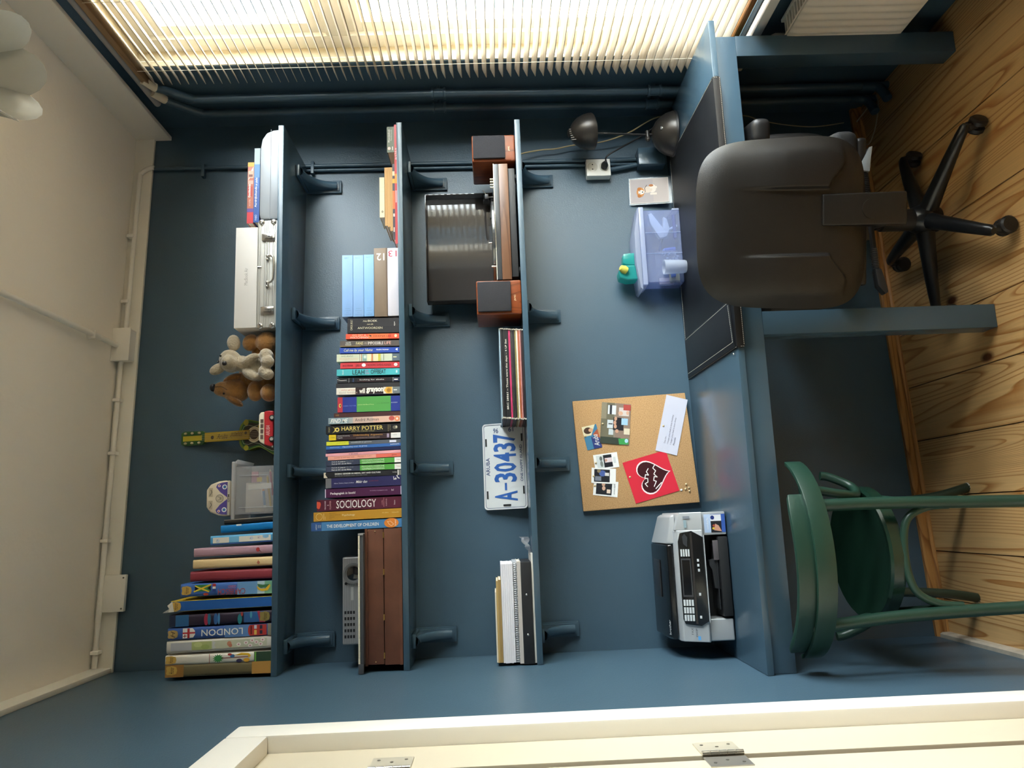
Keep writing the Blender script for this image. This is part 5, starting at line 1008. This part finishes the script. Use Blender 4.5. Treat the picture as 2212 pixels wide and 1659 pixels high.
for i in range(nco):
    x = -.436+i*.0066; T.part('coil_ring', MB().tube([(x, YS+.012+.008*cos(2*pi*k/10), z+.0585+.0060*sin(2*pi*k/10)) for k in range(10)], .0010, 5, closed=True), mat('#c4c6ca', .25, .5))
T = Thing('paper_ream', 'thick stack of white paper on the coil notebook', 'paper', (-.29, 2.59, z+.0652), group=GF)
for i in range(6):
    d_ = rr.uniform(-.003, .003); T.part('sheet_layer', MB().box(-.439+d_, -.139+d_*.5, YS+.005+abs(d_), 2.69, z+.0654+i*.0064, z+.0654+(i+1)*.0064-.0003), mat('#e6e4ea', .8, bump=(1200, .2)))
flat_book('brown cardboard folder standing on the white paper stack', -.437, -.187, z+.1042, z+.1130, YS+.004, .18, '#a98a54', [('r', .48, .56, 0, 1, '#6f5a34')], GF, name='folder', rough=.7)
flat_book('tan cardboard folder over the brown one', -.437, -.190, z+.1134, z+.1195, YS+.003, .18, '#b89a60', [], GF, name='folder', rough=.7)
flat_book('thin white pad on top of the folders', -.436, -.225, z+.1199, z+.1240, YS+.005, .17, '#e0d8c8', [], GF, name='paper_pad', rough=.7)
# ================================================================== WALL FITTINGS AND THINGS ON THE DESK
# ---- socket
T = Thing('wall_socket', 'white double wall socket with one black plug in it', 'socket', (1.329, WY(1.329), 1.072))
T.part('housing', MB().hexa(skew(1.293, 1.365, .0005, .040, 1.025, 1.119)), mat('#f2f1ec', .35), bevel=.004, seg=2)
for zc_ in (1.095, 1.050):
    xc = 1.331
    r_ = MB().lathe([(.0195, .0), (.0195, -.0012), (.0172, -.0012), (.0172, .0008)], 28, 'y', (xc, WY(xc)-.0400, zc_))
    ro = T.part('socket_ring', r_, mat('#d8d6cd', .35), smooth=True)
    T.part('socket_cup', MB().cyl((xc, WY(xc)-.0404, zc_), .0168, .001, 'y', 24), mat('#dddbd2', .4), ro)
    for dx in (-.0095, .0095): T.part('pin_hole', MB().cyl((xc+dx, WY(xc)-.0411, zc_), .0026, .0008, 'y', 10), mat('#2a2622', .6), ro)
T = Thing('power_plug', 'black power plug with cord in the lower socket', 'plug', (1.331, WY(1.331)-.045, 1.05))
py = WY(1.331)-.041
T.part('plug_body', MB().lathe([(.013, 0), (.014, -.012), (.011, -.024), (.0065, -.036), (.0045, -.046)], 16, 'y', (1.331, py-.0008, 1.05)), mat('#1b1a1c', .45), smooth=True)
T.part('cord', MB().tube(smooth_path([(1.331, py-.045, 1.05), (1.345, py-.062, 1.045), (1.385, py-.05, .985), (1.44, py-.03, .90), (1.49, py-.03, .83), (1.51, py-.03, .805), (1.513, py+.01, .797)], 6), .0032, 8), mat('#1b1a1c', .5), smooth=True)
# ---- blue junction box low on the wall
T = Thing('junction_box', 'blue painted junction box behind the desk lamp', 'junction box', (1.362, WY(1.362)-.03, .815))
T.part('box', MB().hexa(skew(1.327, 1.398, .0005, .062, .814, .918)), BLUEG, bevel=.004, seg=2)
T.part('cable_duct', MB().tube([(1.372, WY(1.372)-.014, .919), (1.368, WY(1.37)-.014, 1.02)], .008, 10).tube([(1.345, WY(1.345)-.02, .919), (1.327, WY(1.33)-.02, 1.023)], .0085, 10), PIPE, smooth=True)
# ---- cables
def cable(label, pts, r, col, name='cable', k=6):
    return single(name, MB().tube(smooth_path(pts, k), r, 7), mat(col, .5), label, 'cable', loc=pts[0], smooth=True)
cable('beige cable running down from the lowest shelf past the lamp', [(1.392, WY(1.392)-.040, 1.384), (1.405, WY(1.4)-.035, 1.34), (1.416, WY(1.41)-.03, 1.28), (1.418, WY(1.41)-.03, 1.235), (1.432, WY(1.42)-.03, 1.16), (1.438, 2.80, 1.05), (1.462, 2.78, .95), (1.505, 2.76, .86), (1.515, 2.75, .798)], .0026, '#b9a67c')
cable('pale cable hanging under the desk towards the floor', [(1.50, WY(1.5)-.05, .70), (1.532, WY(1.53)-.05, .50), (1.505, WY(1.5)-.055, .42), (1.486, WY(1.48)-.05, .32), (1.475, WY(1.47)-.05, .21), (1.489, WY(1.48)-.05, .09)], .0022, '#b5a888')
cable('white cable looping on the floorboards in the corner', [(1.50, WY(1.5)-.035, .03), (1.535, 2.76, .004), (1.548, 2.70, .003), (1.50, 2.69, .003), (1.43, 2.73, .003), (1.395, 2.785, .003), (1.40, WY(1.4)-.033, .006)], .0024, '#c9bfa4')
# ---- desk lamp
T = Thing('desk_lamp', 'black desk lamp with round dome base and bowl shade', 'lamp', (1.406, 2.690, ZD))
LB = mat('#3b3733', .33, .35, bump=(600, .05)); lx, ly = 1.406, 2.690
T.part('base', MB().lathe([(.0, ZD+.0005), (.080, ZD+.0005), (.083, ZD+.006), (.082, ZD+.014), (.076, ZD+.034), (.064, ZD+.054), (.046, ZD+.072), (.024, ZD+.083), (0, ZD+.087)], 40, 'z', (lx, ly, 0)), LB, smooth=True)
T.part('base_ring', MB().lathe([(.0835, ZD+.0008), (.0855, ZD+.004), (.0835, ZD+.010)], 40, 'z', (lx, ly, 0)), mat('#171618', .5), smooth=True)
sw = T.part('switch', MB().box(lx-.012, lx+.002, ly-.0585, ly-.052, ZD+.052, ZD+.066), mat('#2a2826', .4), bevel=.002); T.part('switch_dot', MB().cyl((lx-.005, ly-.0592, ZD+.059), .0028, .002, 'y', 10), mat('#c9c4bc', .3), sw)
T.part('joint', MB().cyl((lx-.004, ly-.004, ZD+.104), .008, .030, 'x', 14).tube([(lx, ly, ZD+.084), (lx-.002, ly-.002, ZD+.104)], .006, 10), mat('#2b2826', .35, .4), smooth=True)
T.part('wing_nut', MB().lathe([(.005, .012), (.010, .018), (.0095, .026), (.004, .034), (0, .036)], 12, 'x', (lx-.004-.034-.004, ly-.004, ZD+.104)), mat('#4a4642', .3, .5), smooth=True)
T.part('stem', MB().tube([(lx-.003, ly-.004, ZD+.105), (1.420, 2.690, 1.128)], .0042, 10), mat('#1c1a1a', .35, .3), smooth=True)
q = MB().at((1.424, 2.688, 1.104), (radians(8), radians(-9), 0)).lathe([(.064, 0), (.0668, .001), (.067, .012), (.064, .030), (.055, .052), (.040, .072), (.022, .084), (.014, .087), (.014, .094), (0, .095)], 40, 'z')
q.add([], []); sh = T.part('shade', q, LB, smooth=True)
q = MB().at((1.424, 2.688, 1.104), (radians(8), radians(-9), 0)).lathe([(.0, .04), (.012, .038), (.014, .06)], 16, 'z').ball((0, 0, .030), .02, 14, 10); T.part('bulb', q, mat('#e6e2d8', .3), sh, smooth=True)
for i in range(6): 
    q = MB().at((1.424, 2.688, 1.104), (radians(8), radians(-9), 0)).box(-.034+i*.0085, -.0315+i*.0085, -.016, -.013, .074, .0925); T.part('heat_vent', q, mat('#8a8580', .3, .5), sh)
# ---- photo in acrylic stand
T = Thing('photo_stand', 'small dog photo in a clear acrylic stand leaning on the wall', 'photo', (1.230, WY(1.23)-.035, ZD+.0006), (radians(-9), radians(2.2), a0_), local=True)
T.part('acrylic', MB().box(-.057, .057, 0, .003, .0, .163), clear_plastic('#e2eaee', .08, .2)); T.part('print', MB().box(-.052, .052, -.0008, 0, .012, .160), mat('#cbc5c0', .8))
pn = Panel((.052, -.0008, .160), (0, 0, -.148), (-.104, 0, 0), (0, -1, 0))
pn.rect(.02, .98, .03, .97, '#b3abab'); pn.rect(.60, .98, .03, .97, '#bdb3ae'); pn.disc(.58, .42, .10, .17, '#e3dad0', 20); pn.disc(.45, .46, .13, .13, '#d9cbbd', 20); pn.disc(.27, .55, .10, .20, '#c98a4e', 22); pn.disc(.29, .55, .075, .09, '#efe6dc', 18); pn.disc(.24, .70, .05, .07, '#b5723a'); pn.disc(.24, .42, .05, .07, '#b5723a'); pn.disc(.255, .60, .012, .016, K_); pn.disc(.255, .51, .012, .016, K_); pn.disc(.325, .55, .018, .026, K_); pn.rect(.52, .70, .34, .42, '#e6ddd2'); pn.rect(.52, .69, .60, .68, '#e0d6ca'); pn.disc(.55, .30, .06, .05, '#b5774a')
pn.line([(.40, .55), (.38, .40), (.44, .28)], .002, '#3a2c28'); pn.flush(T, rough=.8)
# ---- desk organiser box with stationery
GD = 'stationery in the clear desk box'
T = Thing('clear_desk_box', 'clear bluish plastic box of stationery standing on the desk', 'box', (.955, 2.75, ZD))
x0, x1, y0, y1, z0, z1 = .832, 1.108, 2.700, 2.788, ZD+.0044, ZD+.148
DB = clear_plastic('#d3def8', .22, .08); DB2 = clear_plastic('#dbe4fa', .5, .1)
T.part('tub', MB().box(x0, x1, y0, y0+.002, z0, z1).box(x0, x1, y1-.002, y1, z0, z1).box(x0, x0+.002, y0, y1, z0, z1).box(x1-.002, x1, y0, y1, z0, z1).box(x0, x1, y0, y1, z0, z0+.002), DB)
T.part('rim', MB().box(x0-.012, x1+.010, y0-.012, y0-.001, z1-.008, z1+.010).box(x0-.012, x0-.001, y0-.001, y1+.012, z1-.008, z1+.010).box(x1+.001, x1+.010, y0-.001, y1+.012, z1-.008, z1+.010), DB2, bevel=.003)
T.part('lid', MB().prism([(x0-.030, z1+.011), (x0-.022, z1+.020), (.90, z1+.030), (1.02, z1+.030), (x1+.012, z1+.011)], y0-.010, y1+.01, 'y'), DB2, bevel=.002)
T.part('foot', MB().box(x1-.002, x1+.006, y0-.002, y1, z0, z0+.026), DB2, bevel=.002)
T.part('rib', MB().box(1.02, 1.0216, y0-.0015, y0, z0, z1-.012), DB2)
T.part('rib', MB().box(.94, .9416, y0-.0015, y0, z0, z1-.012), DB2)
T = Thing('stapler', 'white stapler inside the clear desk box', 'stapler', (1.04, 2.73, ZD+.06), group=GD)
T.part('lower_arm', MB().prism([(1.088, ZD+.062), (1.080, ZD+.048), (1.040, ZD+.040), (1.012, ZD+.052), (1.006, ZD+.066), (1.026, ZD+.066)], y0+.012, y0+.032, 'y'), mat('#e3e2dc', .35), bevel=.004); T.part('upper_arm', MB().prism([(1.098, ZD+.118), (1.104, ZD+.105), (1.030, ZD+.056), (1.006, ZD+.066), (1.004, ZD+.080), (1.060, ZD+.112)], y0+.010, y0+.034, 'y'), mat('#e9e8e2', .35), bevel=.005)
stick_ = lambda name, label, cat, p, q_, r, col, tip: (globals().__setitem__('GI', GD), stick(name, label, cat, p, q_, r, col, tip))
stick_('marker', 'dark blue marker lying at the bottom of the desk box', 'marker', (1.095, y0+.018, ZD+.022), (1.005, y0+.020, ZD+.020), .007, '#2a3a8a', '#1f2a6a')
stick_('marker', 'bright blue marker in the middle of the desk box', 'marker', (.965, y0+.026, ZD+.022), (.962, y0+.030, ZD+.062), .008, '#3a5fc0', '#8a9ad0')
stick_('pen', 'white correction pen standing in the desk box', 'pen', (1.055, y0+.022, ZD+.012), (1.040, y0+.024, ZD+.040), .005, '#dfe3ea', '#f2f2f2')
stick_('pen', 'navy pen lying behind the stapler in the desk box', 'pen', (1.07, y0+.050, ZD+.045), (.97, y0+.052, ZD+.075), .0045, '#33406f', '#222a4a')
o = single('eraser', MB().box(.855, .885, y0+.014, y0+.030, ZD+.030, ZD+.046), mat('#3a78c2', .5), 'blue and white eraser block inside the clear cup', 'eraser', GD, loc=(.87, y0+.02, ZD+.03), bevel=.002)
o = single('sticky_notes', MB().box(.842, .880, y0+.040, y0+.046, ZD+.010, ZD+.048), mat('#d6c27a', .7), 'yellow note block at the left of the desk box', 'notes', GD, loc=(.86, y0+.04, ZD+.01))
o = single('card_pack', MB().box(.838, .862, y0+.050, y0+.060, ZD+.030, ZD+.085), mat('#cdb0a8', .6), 'pinkish card pack at the left of the desk box', 'cards', GD, loc=(.85, y0+.05, ZD+.03))
rp = random.Random(5)
T = Thing('bead_jar', 'clear tub of small white beads inside the desk box', 'jar', (.93, y0+.03, ZD+.01), group=GD)
T.part('tub', MB().box(.900, .955, y0+.008, y0+.046, ZD+.008, ZD+.098), clear_plastic('#dfe4ee', .2, .1), bevel=.006)
bq = MB()
for i in range(46): bq.ball((rp.uniform(.906, .950), rp.uniform(y0+.013, y0+.041), ZD+.014+rp.random()**1.6*.056), rp.uniform(.0025, .004), 7, 5)
bo = T.part('beads', bq, mat('#e8e4e0', .4), smooth=True); bo['kind'] = 'stuff'
T = Thing('clear_cup', 'clear plastic cup standing in front of the desk box', 'cup', (.875, 2.672, ZD), group=GD)
T.part('cup_wall', MB().lathe([(.022, ZD+.0042), (.024, ZD+.010), (.027, ZD+.085), (.0255, ZD+.085), (.0225, ZD+.011), (0, ZD+.009)], 28, 'z', (.876, 2.665, 0)), clear_plastic('#dfe6f2', .38, .1), smooth=True)
# ---- teal desk tool on the box
T = Thing('tape_dispenser', 'translucent teal desk gadget with a yellow part on the box lid', 'dispenser', (.905, 2.74, ZD+.178))
TL = clear_plastic('#3cc2bd', .62, .12); zl = z1+.0312
T.part('block', MB().prism([(.905, zl), (.907, zl+.028), (.912, zl+.044), (.948, zl+.040), (.951, zl)], 2.715, 2.765, 'y'), TL, bevel=.003)
T.part('shell', MB().prism([(.848, zl-.008), (.846, zl+.030), (.856, zl+.058), (.880, zl+.062), (.904, zl+.050), (.904, zl-.001)], 2.712, 2.770, 'y'), TL, bevel=.006, seg=3)
T.part('yellow_insert', MB().at((.886, 2.708, zl+.044), (radians(20), radians(25), 0)).lathe([(.014, -.012), (.0155, 0), (.010, .014), (0, .018)], 18, 'z'), mat('#d3d05e', .4), smooth=True)

# ---- cork board
cbx = .2295; cbr = radians(-2.2)
CB = Matrix.Translation((cbx, WY(cbx)-.0225, ZD+.0155)) @ Matrix.Rotation(a0_, 4, 'Z') @ Matrix.Rotation(cbr, 4, 'Y') @ Matrix.Rotation(radians(-.6), 4, 'X')
def cork():
    m = bpy.data.materials.new('cork'); m.use_nodes = True; nt = m.node_tree; N = nt.nodes; L = nt.links; b = N['Principled BSDF']; b.inputs['Roughness'].default_value = .85
    tc = N.new('ShaderNodeTexCoord'); n1 = N.new('ShaderNodeTexNoise'); n1.inputs['Scale'].default_value = 330; n1.inputs['Detail'].default_value = 4; L.new(tc.outputs['Object'], n1.inputs['Vector'])
    r = N.new('ShaderNodeValToRGB'); e = r.color_ramp.elements; e[0].position = .32; e[0].color = rgb('#9a754c'); e[1].position = .68; e[1].color = rgb('#c09a6c'); x = e.new(.5); x.color = rgb('#b58e60'); L.new(n1.outputs['Fac'], r.inputs[0]); L.new(r.outputs[0], b.inputs['Base Color'])
    bp = N.new('ShaderNodeBump'); bp.inputs['Strength'].default_value = .3; bp.inputs['Distance'].default_value = .002; L.new(n1.outputs['Fac'], bp.inputs['Height']); L.new(bp.outputs['Normal'], b.inputs['Normal']); return m
o = single('cork_board', MB().box(-.1975, .1975, 0, .016, 0, .41), cork(), 'square cork board with photos and notes leaning on the wall', 'board', bevel=.0025)
o.matrix_world = CB
def pinned(name, label, cat, x, zc_, w, h, rot, col, prints=(), layer=0, th=.0005, group=None):
    T = Thing(name, label, cat, (0, 0, 0), group=group, local=True)
    T.e.matrix_world = CB @ Matrix.Translation((x, -.0008-.0009*layer, zc_)) @ Matrix.Rotation(-radians(rot), 4, 'Y')
    T.part('paper', MB().box(-w/2, w/2, -th, 0, -h/2, h/2), mat(col, .4))
    pn = Panel((w/2, -th, h/2), (0, 0, -h), (-w, 0, 0), (0, -1, 0)); run_prints(pn, prints); pn.flush(T, rough=.35); return T
rr2 = random.Random(11)
ph_ = [('r', 0, .45, 0, 1, '#6f6a58'), ('r', 0, .18, 0, .4, '#8d8570'), ('r', .22, .5, .06, .28, '#d8dce0'), ('r', .28, .36, .05, .28, '#3a3c42'), ('r', .22, .46, .42, .62, '#c8d0d6'), ('r', .26, .40, .50, .53, '#4a4c4e'), ('r', .28, .44, .64, .78, '#bfc8cc'), ('r', .5, 1, 0, 1, '#8f7a6c'), ('r', .42, .78, .35, .66, '#26262c'), ('r', .60, .95, .10, .30, '#cfc4c0'), ('r', .75, 1, .02, .16, '#b04a44'), ('d', .50, .38, .05, .05, '#c89a80'), ('d', .48, .48, .05, .05, '#c89a80'), ('d', .50, .57, .05, .05, '#c89a80'), ('d', .56, .68, .06, .045, '#c89a80'), ('d', .66, .24, .08, .05, '#d2a68c'), ('d', .90, .22, .05, .05, '#d2a68c'), ('r', .70, .92, .36, .52, '#9fc4e0'), ('r', .80, 1, .60, .75, '#d8cdb4'), ('r', .0, .7, .84, 1, '#3c443a'), ('p', [(.62, .86), (.95, .84), (.98, .98), (.66, 1)], '#3f9a52'), ('d', .9, .9, .06, .05, '#b0d4e8')]
pinned('photo_print', 'largest colour photo of a group pinned on the cork board', 'photo', .1034, .2643, .150, .1045, -9.1, '#8a8478', ph_)
pinned('pinned_card', 'small blue and sand card pinned at the cork board top', 'card', .0609, .3538, .0857, .054, 8.6, '#3f7a9c', [('p', [(0, 0), (.9, 0), (.5, .42), (0, .42)], '#d9cfae'), ('d', .35, .20, .28, .14, '#4a3428'), ('d', .55, .20, .16, .08, '#c89a78'), ('r', .45, 1, .5, 1, '#2c3a78'), ('p', [(.6, .4), (1, .2), (1, .6)], '#a8563a'), ('t', 'Aruba', .55, .90, .42, .92, W_, 'U', 0, .4)])
def instant(label, x, zc_, rot, pic, layer):
    pinned('instant_photo', label, 'photo', x, zc_, .054, .086, rot, '#e8e8e6', [('r', .11, .75, .09, .91, '#22242a')]+pic, layer, group='instant photos on the cork board')
instant('topmost instant photo with a pale grey picture', -.0284, .312, 3.3, [('r', .11, .40, .09, .91, '#c9cfd0'), ('d', .30, .3, .06, .15, '#6a706c'), ('d', .30, .65, .06, .2, '#7a827c'), ('r', .45, .75, .30, .60, '#d8c8cc'), ('d', .5, .45, .05, .09, '#c89a84'), ('r', .80, .9, .3, .7, '#cfd2d2')], 0)
instant('middle instant photo with a blue and black picture', -.0797, .3265, -7.3, [('d', .45, .35, .14, .2, '#4a5f9c'), ('r', .15, .40, .55, .85, '#7a7f8a'), ('r', .55, .72, .3, .5, '#d8d4d0'), ('d', .3, .2, .08, .12, '#8a7a5c')], 1)
instant('lowest instant photo, mostly black with handwriting beside it', -.1245, .324, -10.0, [('d', .40, .25, .07, .12, '#c8a08a'), ('d', .42, .5, .07, .14, '#d2a890'), ('r', .55, .70, .55, .8, '#d8c4b4'), ('t', 'some style', .82, .90, .15, .85, '#5a5a5a', 'U', 0, .4)], 0)
RED = '#d0293c'
T = pinned('greeting_card', 'square red greeting card with a dark heart and white script', 'card', -.0956, .1607, .1495, .1615, 12.0, RED, [], 0, .0012)
pn = Panel((.07475, -.0012, .08075), (0, 0, -.1615), (-.1495, 0, 0), (0, -1, 0))
def heart(s_): return [(.53+s_*(-.0+(-(13*cos(t)-5*cos(2*t)-2*cos(3*t)-cos(4*t)))/34), .50+s_*(16*sin(t)**3)/34) for t in [2*pi*i/40 for i in range(40)]]
pn.poly(heart(.86), '#f0dcdc'); pn.poly(heart(.79), '#3a0a12')
pn.line([(.36, .70), (.33, .62), (.40, .60), (.42, .52), (.36, .50), (.40, .42), (.46, .45), (.44, .36), (.50, .30)], .003, W_); pn.line([(.50, .74), (.58, .64), (.53, .60), (.57, .52), (.63, .55), (.58, .46), (.64, .40), (.60, .32), (.66, .26)], .003, W_); pn.line([(.52, .80), (.68, .70)], .003, W_)
pn.flush(T, rough=.4)
pinned('letter', 'long white folded letter pinned across the cork board corner', 'letter', .0831, .0637, .209, .078, -18.1, '#c6c7d6', [('t', 'Dear Lot,', .30, .38, .72, .84, '#6a6c80', 'U'), ('t', 'I hope you had a nice holiday', .44, .53, .32, .84, '#6a6c80', 'U'), ('t', 'I hope you had a nice sleep', .58, .67, .36, .84, '#6a6c80', 'U'), ('t', 'Phoenix', .72, .80, .70, .84, '#6a6c80', 'U')], 1)
PG = 'brass drawing pins on the cork board'
pins = [(.1056, .3100, 'pinning the largest photo'), (.0653, .3770, 'pinning the small blue card'), (-.0326, .3490, 'pinning the topmost instant photo'), (-.0784, .3619, 'pinning the middle instant photo'), (-.1122, .3608, 'pinning the lowest instant photo'), (-.0918, .2343, 'pinning the red heart card'), (.0813, .0940, 'pinning the white letter'), (-.1319, .0402, 'spare, rightmost of the loose cluster'), (-.1445, .0323, 'spare, lowest middle of the loose cluster'), (-.1481, .0442, 'spare, centre of the loose cluster'), (-.1559, .0313, 'spare, leftmost of the loose cluster')]
for x, zc_, lb in pins:
    T = Thing('drawing_pin', 'small brass drawing pin '+lb, 'pin', (0, 0, 0), group=PG, local=True); T.e.matrix_world = CB @ Matrix.Translation((x, -.0022, zc_))
    T.part('head', MB().lathe([(.0, -.0022), (.0022, -.0018), (.0038, -.0006), (.0040, .0)], 14, 'y'), mat('#c9b48c', .3, .35), smooth=True); T.part('point', MB().tube([(0, 0, 0), (0, .006, 0)], .0005, 6), mat('#b9b9b9', .3, .9))
T = Thing('drawing_pin', 'white plastic drawing pin beside the red heart card', 'pin', (0, 0, 0), group=PG, local=True); T.e.matrix_world = CB @ Matrix.Translation((-.1506, -.0022, .0595))
T.part('head', MB().lathe([(.0, -.0022), (.0022, -.0018), (.0040, -.0006), (.0042, .0)], 14, 'y'), mat('#f2efea', .4), smooth=True); T.part('point', MB().tube([(0, 0, 0), (0, .006, 0)], .0005, 6), mat('#b9b9b9', .3, .9))

# ---- printer
T = Thing('printer', 'silver and black multifunction printer at the left of the desk', 'printer', (-.198, 2.56, ZD))
SIL = mat('#b4b8bb', .35, .25, bump=(800, .03)); BLK = mat('#0f1012', .22, coat=.3); MBK = mat('#1d1e20', .5)
z0 = ZD+.004
T.part('base', MB().box(-.392, -.326, 2.446, 2.685, z0, z0+.076), SIL, bevel=.005, seg=3); T.part('base', MB().box(-.073, -.002, 2.446, 2.685, z0, z0+.076), SIL, bevel=.004, seg=2)
T.part('inner_bay', MB().box(-.326, -.073, 2.520, 2.685, z0, z0+.076), MBK)
tr = T.part('paper_tray', MB().box(-.320, -.079, 2.440, 2.52, z0, z0+.030), MBK, bevel=.004); T.part('tray_flap', MB().box(-.300, -.100, 2.448, 2.52, z0+.034, z0+.038), mat('#2a2b2e', .4), tr, bevel=.002)
T.part('tray_guide', MB().prism([(-.240, z0+.030), (-.235, z0+.048), (-.180, z0+.052), (-.165, z0+.060), (-.150, z0+.060), (-.145, z0+.030)], 2.452, 2.470, 'y'), mat('#26272a', .45), tr, bevel=.002); T.part('tray_slider', MB().box(-.150, -.090, 2.444, 2.452, z0+.030, z0+.046), mat('#5a5456', .5), tr, bevel=.001)
# upper silver body with a sloping front
T.part('upper_body', MB().prism([(2.436, z0+.077), (2.434, z0+.082), (2.470, z0+.150), (2.486, z0+.158), (2.690, z0+.162), (2.690, z0+.077)], -.393, -.056, 'x').hexa([(-.056, 2.436, z0+.077), (-.001, 2.436, z0+.077), (-.001, 2.690, z0+.077), (-.056, 2.690, z0+.077), (-.056, 2.476, z0+.157), (-.001, 2.466, z0+.140), (-.001, 2.690, z0+.146), (-.056, 2.690, z0+.161)]), SIL, bevel=.004, seg=3)
sl = Vector((0, 2.470-2.434, .150-.082)); sn = Vector((0, -sl.z, sl.y)).normalized()
def SP(x, t_, off): return tuple(Vector((x, 2.434, z0+.082))+sl*t_+sn*off)
def slab(outline, o0, o1): 
    q = MB(); n = len(outline); q.add([SP(x, t_, o0) for x, t_ in outline]+[SP(x, t_, o1) for x, t_ in outline], [tuple(range(n)), tuple(range(n, 2*n))]+[(i, (i+1) % n, n+(i+1) % n, n+i) for i in range(n)]); return q
cp = T.part('control_panel', slab([(-.330, -.05), (-.345, .25), (-.340, .90), (-.325, .98), (-.090, .98), (-.064, .88), (-.058, .40), (-.078, -.05)], 0, .006), BLK, bevel=.002)
T.part('panel_ridge', slab([(-.338, .38), (-.338, .46), (-.064, .46), (-.064, .38)], .006, .0072), mat('#2e2a29', .3), cp)
sc1 = T.part('screen_frame', slab([(-.258, .50), (-.258, .90), (-.142, .90), (-.142, .50)], .006, .0068), mat('#3a3c40', .3), cp); T.part('screen', slab([(-.253, .54), (-.253, .86), (-.147, .86), (-.147, .54)], .0068, .0072), mat('#0a0d12', .08, coat=1), sc1)
BT = mat('#c4c8ca', .35)
for i in range(3):
    for j in range(4): T.part('key', slab([(x, t_) for x, t_ in ((-.330+i*.0225, .50+j*.11), (-.330+i*.0225, .58+j*.11), (-.312+i*.0225, .58+j*.11), (-.312+i*.0225, .50+j*.11))], .006, .0085), BT, cp)
for j in range(4): T.part('key', slab([(-.136, .52+j*.10), (-.136, .585+j*.10), (-.114, .585+j*.10), (-.114, .52+j*.10)], .006, .0085), BT, cp)
for x, t_ in ((-.148, .20), (-.163, .20), (-.178, .19), (-.250, .22), (-.318, .25)): T.part('button', slab([(x-.004, t_-.04), (x-.004, t_+.04), (x+.004, t_+.04), (x+.004, t_-.04)], .006, .008), BT, cp)
T.part('navigation_pad', slab([(-.108, .60), (-.098, .75), (-.075, .78), (-.066, .68), (-.078, .56)], .006, .0082), mat('#4a4c50', .2, .5), cp)
T.part('silver_line', slab([(-.333, -.10), (-.335, -.06), (-.072, -.06), (-.072, -.10)], .0005, .003), SIL)
# lid
T.part('lid', MB().prism([(2.494, z0+.1625), (2.498, z0+.178), (2.530, z0+.186), (2.690, z0+.192), (2.690, z0+.1625)], -.390, -.100, 'x'), BLK, bevel=.006, seg=3)
T.part('feeder_slot', MB().box(-.268, -.150, 2.575, 2.66, z0+.1880, z0+.1925), mat('#232427', .35), bevel=.002)
T.part('lid_corner', MB().hexa([(-.0985, 2.492, z0+.150), (-.004, 2.492, z0+.150), (-.004, 2.690, z0+.150), (-.0985, 2.690, z0+.150), (-.0985, 2.500, z0+.178), (-.012, 2.500, z0+.163), (-.012, 2.690, z0+.164), (-.0985, 2.690, z0+.191)]), SIL, bevel=.006, seg=3)
pn = Panel((-.100, 2.530, z0+.1865), (0, -.034, -.0088), (-.29, 0, 0), (0, -.25, 1)); pn.text('brother', .25, .60, .80, .955, '#c9ccce', 'U', .01); pn.flush(T)
pn = front_panel(-.073, -.002, z0, z0+.076, 2.446); pn.rect(.10, .98, .10, .90, '#3a5fb0'); pn.rect(.10, .38, .10, .90, '#b9cdea'); pn.rect(.38, .82, .12, .40, '#e6e6ea'); pn.rect(.38, .82, .40, .90, '#201f24'); pn.poly([(.50, .80), (.56, .52), (.70, .60), (.82, .86)], '#d29a82'); pn.disc(.46, .25, .08, .09, '#23347a'); pn.disc(.5, .6, .05, .05, '#a8442e'); pn.disc(.48, .72, .05, .05, '#d8b83a'); pn.text('innobella', .2, .28, .25, .75, '#f2f4f8', 'U'); pn.flush(T)
q = Panel(SP(-.001, 1, .0), tuple(-sl), (-.392, 0, 0), tuple(sn)); q.text('FAX', .30, .38, .895, .945, '#5a5c60', 'U'); q.text('DCP', .48, .55, .90, .96, '#5a5c60', 'U'); q.rect(.55, .66, .955, .985, '#5aa0d8'); q.rect(.30, .42, .06, .12, '#8aa0a8'); q.rect(.28, .56, .03, .05, '#7a8088'); q.flush(T)
